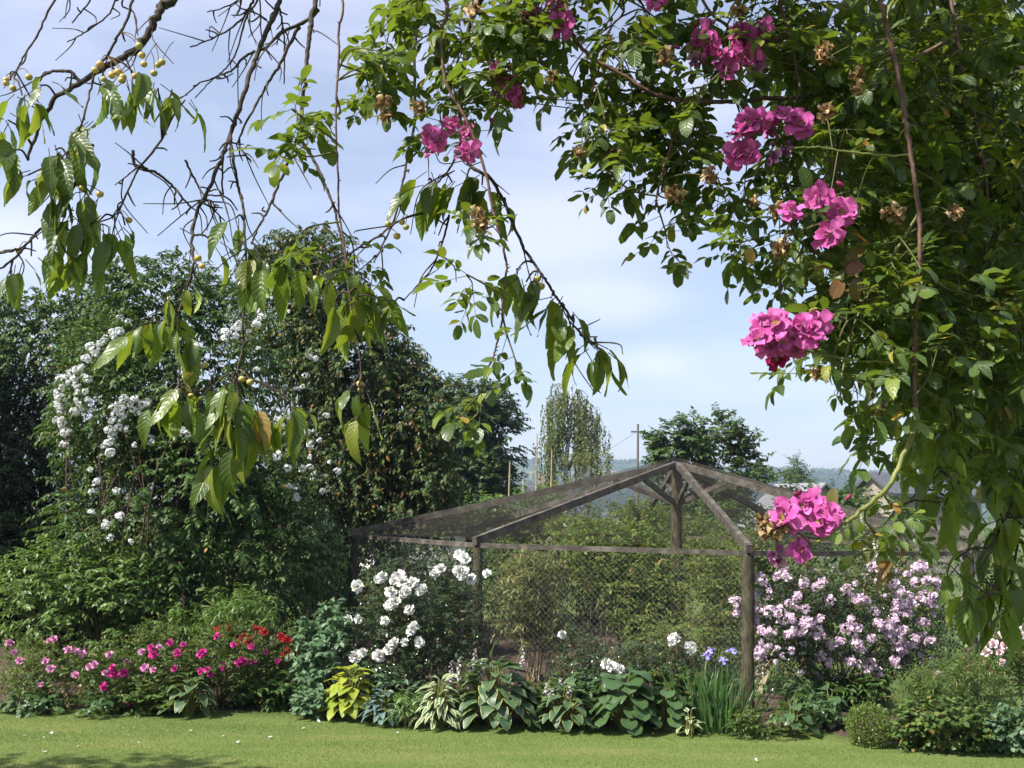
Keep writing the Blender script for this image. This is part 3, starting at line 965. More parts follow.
far_tree('golden_bush', 'yellowish feathery bush at the foot of the birch', 'bush',
         [(580, 478, 16, 26, 30, .6), (600, 470, 10, 16, 30, .4), (570, 505, 36, 20, 30, .8)], 580, M['bamboo_leaf'], 420, (.4, 11), 480, .03, [diamond(.11, .05)], clump=.35, up=.9, limbs=30)

# weeping birch: hanging chains of small leaves
bd = 44.0
broot = thing('weeping_birch', 'tall weeping birch with hanging foliage curtains and pale trunk', 'tree', (P(568, 500, bd)[0], bd, 0))
tb = P(568, 500, bd); tb[2] = 0
tt = P(572, 384, bd)
mbt = MB(); cc = catmull([tb - UPV * .2, P(566, 470, bd), P(570, 430, bd), tt], 6); tube(mbt, cc, np.linspace(.13, .03, len(cc)), 8)
mbt.build('trunk', M['birch_bark'], broot)
mbt = MB(); cc = catmull([tb + [-.5, .4, -.2], P(553, 470, bd + .4), P(551, 420, bd + .4)], 6); tube(mbt, cc, np.linspace(.08, .02, len(cc)), 7)
cc = catmull([P(568, 470, bd), P(585, 430, bd - .3), P(592, 408, bd - .4)], 6); tube(mbt, cc, np.linspace(.08, .02, len(cc)), 7)
pos, ld = [], []
for k in range(24):
    sy = R.uniform(394, 450); sx = 570 + R.normal() * 2
    ang = -1 if k % 2 else 1
    wd_ = R.uniform(13, 31) * min(1.0, max(.5, (sy - 380) / 45))
    rise = R.uniform(6, 16)
    dz = R.normal() * .7
    arc = [(sx, sy), (sx + ang * wd_ * .45, sy - rise), (sx + ang * wd_, sy - rise * .75), (sx + ang * wd_ * 1.25, sy + 4)]
    cc = catmull([P(a, b_, bd + dz * f_) for (a, b_), f_ in zip(arc, (0, .5, .9, 1.1))], 6)
    tube(mbt, cc, np.linspace(.022, .006, len(cc)), 4)
    for h_ in range(9):
        a = cc[R.integers(5, len(cc))] + rnd(1, .1)[0] * [1, 1, .3]
        L_ = R.uniform(.7, 2.4) * (1 if h_ else 1.3)
        n_ = int(L_ * 22)
        t_ = np.linspace(0, 1, n_)
        q = a + DOWN * (t_ * L_)[:, None] + np.stack([np.sin(t_ * 3 + k) * .05 * ang, np.cos(t_ * 2.3 + h_) * .05, 0 * t_], -1) + R.normal(size=(n_, 3)) * .035
        q = q[q[:, 2] > 2.2]
        if len(q) < 4: continue
        pos.append(q)
        tube(mbt, catmull(q[::max(1, len(q) // 4)], 2), .004, 3)
mbt.build('limbs', M['twig'], broot)
pos = np.vstack(pos)
mbf = MB(); scatter(mbf, [diamond(.12, .06)], pos, DOWN * 1.2 + rnd(len(pos), .4), rnd(len(pos)), R.uniform(.7, 1.3, len(pos)))
mbf.build('crown', M['birch_leaf'], broot)

# hedge and shrubs behind the cage
for (nm, lab, cat, lobes, bp, mat, n, sp, pr, up) in [
    ('hedge', 'dark clipped hedge behind the right side of the cage', 'hedge', [(720, 522, 60, 22, 25, .8), (800, 524, 60, 20, 25, .8), (870, 518, 50, 22, 25, .8), (760, 540, 90, 22, 25, .9), (850, 545, 80, 22, 25, .9)], 790, 'tree_leaf', 1300, (.22, 10), [diamond(.1, .06)], .3),
    ('orchard_bush', 'broad green bush behind the cage seen through its netting roof', 'bush', [(560, 545, 60, 32, 23.5, 1.0), (630, 535, 50, 34, 23.5, 1.0), (510, 550, 40, 26, 23.5, .8), (680, 545, 50, 30, 23.5, 1.0), (600, 575, 120, 26, 23.5, .8), (730, 560, 40, 30, 23.5, .9)], 590, 'fruit_leaf', 2600, (.28, 10), [diamond(.1, .05)], .6),
    ('laurel_shrub', 'dark shrub behind the right cage post under the cherry leaves', 'shrub', [(975, 590, 50, 70, 18, 1.0), (1030, 560, 50, 80, 18.5, 1.2), (1090, 600, 70, 110, 18, 1.4), (930, 640, 40, 40, 18, .8)], 990, 'tree_leaf', 1100, (.25, 9), LEAF_MID, .2),
]:
    b = P(bp, 560, lobes[0][4]); b[2] = 0
    plant(nm, lab, cat, lobes, b, pr, n, M[mat], sp, .3, stems=30, clump=.15, up=up, stem_r=.02)

# ---- the big trees on the left
T1 = [(110, 405, 62, 88, 15.6, 1.0), (130, 520, 80, 85, 15.2, 1.1), (195, 370, 85, 85, 15.8, 1.3), (165, 300, 60, 45, 16, .9), (215, 470, 80, 90, 15.4, 1.2), (118, 290, 12, 30, 15.8, .2), (250, 560, 80, 80, 15.6, 1.1), (160, 595, 80, 60, 15.2, 1.0)]
b = P(195, 600, 15.8); b[2] = 0
plant('garden_tree', 'broad leafy tree carrying the white rambling rose', 'tree', T1, b, LEAF_MID, 7000, M['tree_leaf'], (.30, 13), .45, stems=60, stem_mat='trunk', shell=.6, clump=.5, up=.25, ldroop=.6,
      trunk=(P(190, 380, 15.8), .13, .04), fname='crown', clump_scale=2.4, seed=3, size=1.05, limb_r1=.006)
T2 = [(300, 300, 62, 62, 20.2, 1.3), (340, 350, 70, 60, 20.0, 1.3), (375, 420, 70, 62, 20.0, 1.3), (420, 425, 38, 45, 19.8, .9), (436, 470, 30, 40, 19.8, .8), (335, 470, 80, 75, 20.0, 1.2), (300, 560, 90, 70, 19.8, 1.1), (400, 500, 50, 55, 19.8, 1.0), (310, 255, 36, 26, 20.2, .7), (395, 365, 28, 24, 20.0, .6)]
b = P(293, 600, 20.1); b[2] = 0
plant('bronzed_tree', 'large dark tree with orange tinged leaf tips behind the cage corner', 'tree', T2, b, LEAF_MID, 7500, M['tree_leaf_warm'], (.4, 13), .5, stems=70, stem_mat='trunk', shell=.6, clump=.5, up=.2, ldroop=.8,
      trunk=(P(310, 340, 20.1), .15, .04), fname='crown', clump_scale=2.2, seed=8, size=1.25, limb_r1=.007)
T3 = [(20, 345, 60, 48, 20, 1.2), (70, 320, 40, 40, 20, 1.0), (100, 335, 40, 60, 20, 1.0), (-60, 330, 80, 60, 20.5, 1.6), (0, 430, 70, 70, 20.5, 1.2)]
b = P(10, 600, 20.3); b[2] = 0
plant('tall_tree', 'leafy tree behind the white rose at the picture edge', 'tree', T3, b, LEAF_MID, 3600, M['tree_leaf'], (.4, 13), .45, stems=40, stem_mat='trunk', shell=.6, clump=.4, up=.3, ldroop=.8,
      trunk=(P(5, 380, 20.3), .14, .04), fname='crown', clump_scale=2.0, seed=5, size=1.2, limb_r1=.007)
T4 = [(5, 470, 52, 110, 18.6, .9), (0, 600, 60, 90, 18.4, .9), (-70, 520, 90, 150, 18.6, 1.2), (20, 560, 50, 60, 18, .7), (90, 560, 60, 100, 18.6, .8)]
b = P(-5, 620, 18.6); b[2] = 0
plant('yew_tree', 'yew at the left, its needles coloured almost black for deep shade', 'tree', T4, b, [leaf(.05, .012, 'lance', 2, 1, 0, .2)], 8000, M['shade_toned_needle'], (.3, 18), .4, stems=12, stem_mat='bark', shell=.5, clump=.1, up=.1,
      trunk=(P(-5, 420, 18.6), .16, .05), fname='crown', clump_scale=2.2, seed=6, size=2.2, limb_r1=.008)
T5 = [(60, 575, 62, 32, 14.4, .6), (45, 610, 48, 34, 14.2, .5), (110, 590, 55, 40, 14.4, .6), (95, 635, 60, 34, 14.2, .5), (170, 640, 60, 30, 14.3, .5)]
b = P(85, 640, 14.4); b[2] = 0
plant('elder_shrub', 'light green spreading shrub under the white rose tree', 'shrub', T5, b, LEAF_MID, 1150, M['fresh_leaf'], (.26, 10), .35, stems=30, shell=.6, clump=.35, up=.4, seed=4, stem_r=.02)
T6 = [(235, 615, 32, 22, 13.6, .35), (205, 625, 30, 20, 13.6, .35), (265, 625, 20, 16, 13.6, .3)]
b = P(235, 690, 13.6); b[2] = 0
plant('phlox_clump', 'upright fresh green stems behind the pink and red flowers', 'plant', T6, b, LEAF_LANCE, 330, M['fresh_leaf'], (.22, 9), .2, stems=40, shell=.9, clump=.1, up=1.2, stem_r=.007, stem_mat='shoot')
# tall shrub with pale leaves at the cage corner
T7 = [(318, 562, 22, 40, 17.4, .4), (302, 590, 22, 40, 17.2, .4), (330, 545, 14, 25, 17.4, .3), (316, 522, 13, 18, 17.4, .3), (335, 585, 12, 26, 17.4, .3)]
b = P(318, 640, 17.3); b[2] = 0
plant('buddleia_shrub', 'tall pale leaved shrub beside the left cage post', 'shrub', T7, b, LEAF_LANCE, 420, M['mint_leaf'], (.28, 10), .25, stems=26, shell=.9, clump=.2, up=1.0, stem_r=.012, size=.9)

# white rambling rose through the left tree
wr = thing('white_rambler_rose', 'white rambling rose in full flower draped over the left tree', 'climbing rose', tuple(P(150, 640, 14.9) * [1, 1, 0]))
wh_px = [(112, 332), (106, 338), (100, 344), (95, 350), (118, 330), (90, 347), (88, 360), (82, 368), (76, 372), (70, 374), (64, 378), (84, 376), (68, 383), (62, 388), (58, 396), (57, 404), (60, 412), (57, 420), (62, 428), (64, 436), (66, 445),
         (80, 405), (88, 400), (74, 412), (78, 392), (136, 400), (130, 405), (122, 408), (116, 414), (112, 421), (109, 430), (113, 437), (108, 443), (118, 428), (124, 416), (143, 405), (148, 402), (145, 430), (137, 412), (110, 452),
         (228, 333), (235, 330), (242, 327), (262, 318), (256, 325), (284, 316), (248, 332), (226, 338), (182, 430), (187, 434), (178, 432), (90, 470), (96, 482), (92, 492), (150, 440), (135, 445), (170, 300), (128, 322), (120, 318)]
wh_px += [(a + R.normal() * 4, b + R.normal() * 4) for a, b in wh_px[:46]]
for k in range(30):
    wh_px.append((R.normal(302, 16), R.uniform(385, 500)))
for k in range(6):
    wh_px.append((R.uniform(255, 330), R.uniform(335, 390)))
for k in range(6):
    wh_px.append((R.uniform(70, 140), R.uniform(460, 560)))
heads = [round_head(.07, 22, .026, s, .75).data('blossom_cluster', M['cream_petal']) for s in range(4)]
cl_pos = []
for (px, py) in wh_px:
    lob = T1 if px < 250 else T2
    d = front_depth(T1 + (T2 if px > 235 else []), px, py, .30)
    p = P(px, py, d); cl_pos.append(p)
for i, p in enumerate(cl_pos):
    f = norm((TO_CAM(p) + UPV * .5 + rnd(1, .35)[0])[None])[0]
    place('blossom_cluster', heads[i % 4], wr, p, f, R.uniform(0, 6), R.uniform(.5, .95))
cl_pos = np.array(cl_pos)
mbs = MB()
stems_to(mbs, tuple(P(150, 640, 14.9) * [1, 1, 0]), cl_pos[:60] + [0, .12, 0], 16, .018, .005, .3)
mbs.build('stems', M['cane'], wr)
near = np.repeat(cl_pos, 8, 0) + rnd(len(cl_pos) * 8, .12) * [1, .5, 1] + [0, .24, 0]
mbf = MB(); q = spray_leaves(near, rnd(len(near)) + [0, -.5, 0], .12, 4, .4)
scatter(mbf, LEAF_SMALL, q[0], q[1], q[2], R.uniform(.7, 1.1, len(q[0])))
mbf.build('foliage', M['bush_leaf'], wr)

# ------------------------------------------------------------------ the cage
HP = 1.906
vx = [(355, 17.3), (478, 13.9), (748, 13.0), (968, 14.6)]
ring = [np.array([P(px, 545, d)[0], d]) for px, d in vx]
O = np.array([P(677, 500, 17.5)[0], 17.5])
ring += [O + (O - ring[0]) * [.95, 1.05], O + (O - ring[1]), O + (O - ring[2]), O + (O - ring[3])]
APEX = np.array([O[0], O[1], P(677, 464, 17.5)[2]])
cage = thing('fruit_cage', 'eight sided timber fruit cage with wire mesh walls and netted pyramid roof', 'fruit cage', (O[0], O[1], 0))


def beam(mb, a, b, w_, h_, up=UPV):
    a = np.asarray(a, float); b = np.asarray(b, float)
    d = (b - a) / np.linalg.norm(b - a)
    s = np.cross(d, up); s /= np.linalg.norm(s)
    u = np.cross(s, d)
    nseg = 8
    t = np.linspace(0, 1, nseg + 1)
    c = a + (b - a) * t[:, None] + (R.normal(size=(nseg + 1, 1)) * .004) * s
    V = np.stack([c + s * x * w_ / 2 + u * z * h_ / 2 for x, z in ((-1, -1), (1, -1), (1, 1), (-1, 1))], 1).reshape(-1, 3)
    i = np.arange(nseg)[:, None] * 4; j = np.arange(4)[None]; k = (j + 1) % 4
    mb.add(V, np.stack([i + j, i + k, i + 4 + k, i + 4 + j], -1).reshape(-1, 4))
    mb.add(V[:4], [[3, 2, 1, 0]]); mb.add(V[-4:], [[0, 1, 2, 3]])


top_at = lambda v, z=HP: np.array([v[0], v[1], z])
for i, v in enumerate(ring):
    m_ = MB()
    r0 = .075 if i in (2, 3) else .062
    c = [[v[0], v[1], -.2], [v[0] + R.normal() * .012, v[1], HP * .35], [v[0] + R.normal() * .012, v[1], HP * .7], [v[0], v[1], HP - .062]]
    cc = catmull(c, 8)
    tube(m_, cc, r0 * (1 + .05 * np.sin(np.arange(len(cc)) * 1.3)), 12, .03)
    m_.build('post', M['log'], cage)
for i in range(8):
    a, b = ring[i], ring[(i + 1) % 8]
    m_ = MB(); beam(m_, top_at(a, HP - .03), top_at(b, HP - .03), .075, .06)
    m_.build('rail', M['timber'], cage, False)
for i, v in enumerate(ring):
    d = np.array([APEX[0] - v[0], APEX[1] - v[1], APEX[2] - HP - .04])
    a = top_at(v, HP + .04) - d * .015; e = top_at(v, HP + .04) + d * .985
    m_ = MB(); beam(m_, a, e, .07, .10)
    m_.build('rafter', M['timber'], cage, False)
    # brace from the centre post up to the rafter
    q0 = np.array([APEX[0], APEX[1], APEX[2] - .62]); q1 = top_at(v, HP + .04) + d * .80 - UPV * .05
    dirv = (q1 - q0) * [1, 1, 0]; dirv = dirv / np.linalg.norm(dirv)
    m_ = MB(); beam(m_, q0 + dirv * .06, q1, .05, .07)
    m_.build('brace', M['timber'], cage, False)
m_ = MB()
cc = catmull([[O[0], O[1], -.2], [O[0] + .02, O[1], 1.0], [O[0] - .01, O[1], 2.0], [O[0], O[1], APEX[2] - .02]], 8)
tube(m_, cc, np.linspace(.115, .085, len(cc)), 12, .03)
m_.build('centre_post', M['log'], cage)


def net_tri(A, B, C, pitch, r):
    """a thread net over the triangle A B C (A, B along the rail)"""
    m_ = MB()
    e = B - A; L_ = np.linalg.norm(e); e = e / L_
    n_ = np.cross(e, C - A); h = np.linalg.norm(n_); n_ = n_ / h
    u = np.cross(n_, e)
    cx = np.dot(C - A, e); hh = np.dot(C - A, u)
    a0, a1 = [], []
    for y in np.arange(pitch, hh - pitch, pitch):
        x0 = cx * y / hh; x1 = L_ + (cx - L_) * y / hh
        s = n_ * -.0
        sag = -UPV * .03 * math.sin(math.pi * y / hh)
        a0.append(A + e * x0 + u * y); a1.append(A + e * x1 + u * y)
    for x in np.arange(pitch, L_, pitch):
        y1 = hh * x / cx if x < cx else hh * (L_ - x) / (L_ - cx)
        a0.append(A + e * x); a1.append(A + e * x + u * y1)
    wires(m_, a0, a1, r)
    return m_


lift = UPV * .105
for i in range(8):
    a, b = ring[i], ring[(i + 1) % 8]
    net_tri(top_at(a) + lift * .3, top_at(b) + lift * .3, APEX + lift, .034, .0007).build('roof_netting', M['net'], cage, False)
for i in range(8):
    a, b = top_at(ring[i], 0.03), top_at(ring[(i + 1) % 8], 0.03)
    e = b - a; L_ = np.linalg.norm(e); e = e / L_; H = HP - .1
    outw = norm(((a + b) / 2 - np.array([O[0], O[1], .03]))[None])[0] * .045
    a0, a1 = [], []
    st = .075
    for s in np.arange(-H, L_, st):
        x0, x1 = max(s, 0), min(s + H, L_)
        if x1 > x0:
            a0.append(a + outw + e * x0 + UPV * (x0 - s)); a1.append(a + outw + e * x1 + UPV * (x1 - s))
            a0.append(a + outw * 1.08 + e * (L_ - x0) + UPV * (x0 - s)); a1.append(a + outw * 1.08 + e * (L_ - x1) + UPV * (x1 - s))
    a0 = np.array(a0) + rnd(len(a0), .005); a1 = np.array(a1) + rnd(len(a1), .005)
    m_ = MB(); wires(m_, a0, a1, .00055)
    m_.build('wire_mesh', M['wire'], cage, False)

# board leaning inside the cage
pl = MB(); q = P(762, 672, 14.4)
beam(pl, [q[0] - .12, 14.3, .05], [q[0] + .18, 14.7, .62], .16, .03, np.array([0, -1.0, .3]))
tag(pl.build('wooden_board', M['cane_stick'], None, False), 'pale wooden board leaning behind the dark corner post', 'board')

# fruit bushes inside the cage
for (nm, lab, cat, lobes, bp, bd, mat, n, sp, pr, up, sm) in [
    ('bamboo_clump', 'tan stemmed feathery clump just inside the mesh right of the white rose', 'bamboo', [(520, 600, 24, 34, 14.9, .35), (540, 575, 30, 30, 15.1, .4), (545, 625, 26, 26, 15.0, .35)], 540, 15.0, 'bamboo_leaf', 700, (.26, 9), LEAF_LANCE, .9, 'cane_stick'),
    ('currant_bush', 'dense green currant bush in the middle of the cage', 'fruit bush', [(600, 590, 48, 40, 15.6, .6), (565, 560, 44, 34, 16.0, .6), (610, 640, 50, 34, 15.2, .5), (540, 545, 40, 30, 17, .5)], 600, 15.6, 'fruit_leaf', 1500, (.24, 9), LEAF_SMALL, .4, 'twig'),
    ('raspberry_canes', 'tall yellow green raspberry canes left of the centre post', 'fruit bush', [(640, 575, 34, 46, 15.9, .5), (605, 540, 34, 30, 16.4, .5), (650, 620, 30, 34, 15.6, .4), (640, 530, 22, 24, 16.6, .3), (560, 530, 34, 18, 17.2, .4)], 640, 15.9, 'berry_leaf', 1100, (.26, 9), LEAF_MID, .9, 'shoot'),
    ('gooseberry_bush', 'rounded bush in the cage just left of the dark corner post', 'fruit bush', [(705, 600, 42, 36, 14.8, .5), (716, 570, 28, 26, 15.2, .5), (690, 640, 50, 34, 14.6, .5)], 705, 14.8, 'fruit_leaf', 1300, (.24, 9), LEAF_SMALL, .5, 'twig'),
    ('blackcurrant_bush', 'dark bush deep in the cage behind the white rose bush', 'fruit bush', [(440, 575, 60, 36, 18.0, .6), (500, 570, 34, 40, 18.4, .6), (420, 610, 60, 40, 17.6, .6)], 460, 18.0, 'tree_leaf', 1300, (.25, 9), LEAF_MID, .4, 'twig'),
    ('loganberry_bush', 'leafy bush at the back of the cage under the right roof slope', 'fruit bush', [(790, 570, 50, 26, 19, .7), (850, 575, 50, 26, 18.6, .7), (900, 590, 40, 40, 18, .6), (740, 565, 44, 32, 19.5, .7), (680, 555, 44, 30, 20, .7), (800, 600, 70, 34, 18.6, .6)], 800, 18.8, 'fruit_leaf', 2600, (.27, 9), LEAF_MID, .4, 'twig'),
]:
    b = P(bp, 620, bd); b[2] = 0
    plant(nm, lab, cat, lobes, b, pr, n, M[mat], sp, .35, stems=26, clump=.22, up=up, stem_r=.01, stem_mat=sm, shell=.7)

# ------------------------------------------------------------------ the bed
def bloom_data(name, mat, rad, seed, n=(5, 6, 5)):
    fm = flower([(n[0] + 2, 100, rad * .9, rad, .003, 0), (n[0] + 1, 72, rad, rad, .003, .004), (n[1], 48, rad * .9, rad * .9, .003, .006), (n[2], 20, rad * .75, rad * .75, .002, .008)], seed, 2, 2)
    return fm.data(name, mat)


def add_blooms(root, lobes, pxs, datas, inset=.05, smin=.8, smax=1.2, name='bloom', stalk=None, face_up=.5):
    ws = [[], []]
    for i, (px, py) in enumerate(pxs):
        d = front_depth(lobes, px, py, inset)
        p = P(px, py, d)
        f = norm((TO_CAM(p) * .9 + UPV * face_up + SUNV * .3 + rnd(1, .35)[0])[None])[0]
        place(name, datas[i % len(datas)], root, p, f, R.uniform(0, 6), R.uniform(smin, smax))
        ws[0].append(p); ws[1].append(p - f * .1 + [0, .06, -.1])


hot = [bloom_data('bloom', M['hotpink_petal'], .042, s) for s in range(3)]
soft = [bloom_data('bloom', M['softpink_petal'], .042, s) for s in range(3)]
whitb = [bloom_data('bloom', M['white_petal'], .058, s, (6, 6, 6)) for s in range(4)]
lilh = [round_head(.062, 20, .026, s, .7).data('bloom', M['lilac_petal']) for s in range(4)]
pale = [bloom_data('bloom', M['palepink_petal'], .05, s) for s in range(3)]

GR = 'old roses along the left part of the bed'


def gb(px, d):
    b = P(px, 690, d); b[2] = 0.03
    return tuple(b)


L1 = [(55, 680, 42, 30, 12.7, .4), (60, 655, 30, 18, 12.8, .3), (30, 685, 22, 24, 12.6, .3), (15, 665, 20, 25, 13.2, .3)]
r_ = plant('rose_bush', 'yellowish green rose bush with a few pale pink flowers, leftmost in the bed', 'rose bush', L1, gb(55, 12.7), LEAF_SMALL, 640, M['bush_leaf'], (.16, 8), .3, stems=18, group=GR, up=.6, clump=.2, stem_r=.008, stem_mat='shoot', size=.9)
add_blooms(r_, L1, [(49, 641), (54, 639), (68, 650), (76, 651), (82, 654), (51, 669), (41, 685), (75, 675), (9, 643), (14, 652), (46, 661), (20, 661)], soft)
L2 = [(105, 670, 24, 28, 12.6, .3), (102, 695, 20, 20, 12.5, .3), (118, 680, 16, 24, 12.7, .3)]
r_ = plant('rose_bush', 'narrow rose bush with mauve and magenta flowers, second from the left', 'rose bush', L2, gb(108, 12.6), LEAF_SMALL, 360, M['bush_leaf'], (.15, 8), .3, stems=12, group=GR, up=.6, clump=.2, stem_r=.008, stem_mat='shoot', size=.9)
add_blooms(r_, L2, [(90, 667), (94, 665), (105, 673), (109, 655)], soft)
add_blooms(r_, L2, [(112, 668), (116, 674), (124, 673), (104, 687), (112, 674)], hot)
L3 = [(160, 660, 36, 32, 12.8, .4), (150, 690, 42, 24, 12.6, .35), (185, 680, 26, 34, 12.8, .35), (158, 638, 22, 15, 12.9, .25)]
r_ = plant('rose_bush', 'wide rose bush with many hot pink flowers left of the variegated hosta', 'rose bush', L3, gb(165, 12.7), LEAF_SMALL, 760, M['bush_leaf'], (.16, 8), .3, stems=18, group=GR, up=.6, clump=.2, stem_r=.008, stem_mat='shoot', size=.9)
add_blooms(r_, L3, [(151, 648), (153, 655), (170, 643), (183, 645), (177, 653), (174, 669), (129, 702)], hot)
add_blooms(r_, L3, [(142, 652), (145, 668), (127, 663), (159, 647), (153, 670)], soft)
L4 = [(225, 648, 34, 26, 12.8, .35), (205, 665, 18, 24, 12.7, .3), (232, 675, 28, 18, 12.8, .3)]
r_ = plant('rose_bush', 'rose bush with a bare lower trunk and magenta flowers beside the red flowers', 'rose bush', L4, gb(219, 12.8), LEAF_SMALL, 480, M['bush_leaf'], (.16, 8), .3, stems=9, group=GR, up=.5, clump=.2, stem_r=.012, spread=.04, size=.9)
add_blooms(r_, L4, [(217, 637), (233, 645), (251, 647), (241, 660), (244, 662), (238, 663), (203, 653), (201, 654), (207, 670), (210, 674), (201, 671), (223, 667)], hot)
L5 = [(265, 650, 34, 20, 13.3, .35), (255, 665, 34, 20, 13.2, .35), (282, 665, 20, 22, 13.3, .3)]
r_ = plant('red_flowered_plant', 'leafy clump topped with scarlet flower clusters', 'flowering plant', L5, gb(265, 13.3), LEAF_SMALL, 480, M['bush_leaf'], (.17, 8), .25, stems=22, up=.8, clump=.15, stem_r=.007, stem_mat='shoot')
redh = [round_head(.05, 12, .028, s, .6).data('flower_cluster', M['red_petal']) for s in range(3)]
add_blooms(r_, L5, [(217, 630), (222, 633), (228, 627), (255, 628), (259, 631), (264, 633), (243, 638), (247, 641), (252, 640), (240, 643), (280, 636), (286, 638), (291, 642), (284, 640), (288, 651), (295, 653), (291, 657), (284, 655)], redh, name='flower_cluster', smin=.7, smax=1.1)
add_blooms(r_, L5, [(254, 663), (278, 661), (266, 652)], hot)
# tall leafy mound left of the white rose bush
L6 = [(325, 655, 28, 40, 13.0, .4), (335, 630, 20, 24, 13.1, .3), (316, 685, 20, 28, 12.8, .3), (305, 650, 14, 24, 13.1, .3)]
plant('leafy_perennial', 'tall mound of grey green leaves beside the lime hosta', 'plant', L6, gb(325, 12.9), [leaf(.1, .06, 'ovate', 3, 2, .25, .7, .08, seed=s) for s in range(4)], 300, M['mint_leaf'], (.16, 6), .3, stems=24, shell=.6, clump=.1, up=.5, stem_r=.007, stem_mat='shoot')

# white rose bush against the mesh
L7 = [(410, 600, 42, 38, 13.0, .5), (395, 640, 46, 44, 12.9, .5), (440, 640, 44, 50, 12.9, .5), (465, 625, 24, 34, 13.0, .35), (455, 580, 22, 24, 13.1, .35), (420, 680, 52, 26, 12.7, .4), (388, 580, 22, 24, 13.2, .3)]
r_ = plant('white_rose_bush', 'large rose bush with clusters of white blooms at the left cage corner', 'rose bush', L7, gb(420, 13.0), LEAF_SMALL, 1700, M['gloss_leaf'], (.17, 8), .3, stems=26, up=.45, clump=.25, stem_r=.01, stem_mat='cane', seed=2)
zz = [(405, 170), (395, 163), (412, 176), (400, 215), (392, 208), (408, 208), (402, 224), (335, 208), (328, 213), (342, 203), (218, 228), (225, 222), (210, 235), (175, 225), (166, 230), (240, 240), (232, 236), (265, 240), (245, 265), (238, 270), (285, 265), (292, 258), (200, 268), (205, 300), (212, 294), (198, 306), (255, 318), (110, 345), (105, 250), (80, 347), (185, 350), (262, 372), (268, 366), (257, 380), (212, 410), (205, 418), (238, 412), (195, 432), (172, 445), (165, 450), (283, 410), (120, 440), (105, 460), (100, 452), (430, 232), (475, 215)]
add_blooms(r_, L7, [(320 + a / 2.844, 498 + b / 2.844) for a, b in zz], whitb, smin=.85, smax=1.3)

# low white rose right of the hostas
L8 = [(615, 670, 40, 30, 12.7, .4), (660, 665, 34, 30, 12.8, .4), (580, 660, 28, 30, 12.9, .3), (640, 690, 60, 24, 12.5, .35), (690, 672, 20, 26, 12.8, .25)]
r_ = plant('white_rose_bush', 'low rose bush with a few white blooms between hostas and iris', 'rose bush', L8, gb(640, 12.7), LEAF_SMALL, 900, M['gloss_leaf'], (.17, 8), .3, stems=18, up=.45, clump=.3, stem_r=.01, stem_mat='cane', seed=9)
add_blooms(r_, L8, [(562, 635), (606, 664), (619, 669), (611, 666)], whitb, smin=.9, smax=1.1)
bigw = [round_head(.075, 34, .032, s, .65).data('bloom', M['white_petal']) for s in range(2)]
add_blooms(r_, L8, [(673, 640), (690, 649)], bigw, .1, .95, 1.1)

# lilac pink rambler over the right face of the cage
L9 = [(795, 615, 40, 42, 13.15, .28), (850, 595, 46, 34, 13.45, .3), (905, 612, 40, 44, 13.8, .3), (845, 640, 66, 44, 13.4, .33), (785, 650, 28, 34, 13.1, .25), (895, 650, 44, 30, 13.65, .3)]
r_ = plant('lilac_rambler_rose', 'rambling rose smothered in small lilac pink blooms on the right cage face', 'climbing rose', L9, gb(840, 14.3), LEAF_SMALL, 1500, M['gloss_leaf'], (.17, 8), .35, stems=26, up=.35, clump=.15, stem_r=.012, stem_mat='cane', seed=12)
pl9 = []
zz = [(345, 222), (338, 215), (352, 228), (395, 240), (380, 282), (440, 248), (450, 240), (495, 195), (505, 203), (520, 262), (472, 290), (430, 255), (300, 322), (327, 325), (355, 300), (358, 345), (410, 352), (400, 360), (385, 372), (365, 380), (355, 390), (400, 318), (445, 345), (545, 290), (560, 285), (575, 295), (600, 195), (608, 205), (595, 165), (690, 218), (730, 195), (738, 205), (722, 200), (668, 265), (650, 240), (745, 235), (770, 240), (790, 250), (805, 262), (760, 232), (715, 240), (700, 275), (745, 285), (765, 300), (660, 320), (680, 310), (690, 330), (650, 345), (612, 360), (555, 372), (520, 372), (598, 325), (640, 392), (660, 400), (590, 400), (545, 415), (500, 408), (470, 470), (448, 450), (425, 515), (530, 465), (580, 490), (600, 495), (655, 460), (700, 420), (730, 350), (745, 355), (755, 410), (680, 380), (250, 285), (262, 275), (205, 298), (207, 328), (265, 312), (275, 232), (285, 375), (262, 355), (450, 395), (435, 385), (480, 415), (560, 430), (680, 440), (320, 225), (690, 290), (710, 300), (640, 375), (780, 290), (670, 300), (765, 280)]
zz = zz + [(R.uniform(265, 790), R.uniform(215, 500)) for _ in range(9)]
add_blooms(r_, L9, [(664 + a / 2.844, 498 + b / 2.844) for a, b in zz], lilh, .06, .75, 1.35)
m_ = MB()
for k in range(70):
    px, py = R.uniform(755, 948), R.uniform(570, 675)
    p = P(px, py, front_depth(L9, px, py, .03))
    hd = round_head(.03, 7, .022, k, .7); f = norm((TO_CAM(p) + rnd(1, .4)[0])[None])[0]
    mm_ = np.array(Vector(f).to_track_quat('Z', 'Y').to_matrix())
    for V_, F_, U_ in zip(hd.V, hd.F, hd.U):
        m_.V.append(V_ @ mm_.T + p)
    for F_, U_ in zip(hd.F, hd.U):
        m_.F.append(F_ + m_.n); m_.U.append(U_)
    m_.n += hd.n
o = m_.build('blooms', M['lilac_petal'], r_); o['kind'] = 'stuff'

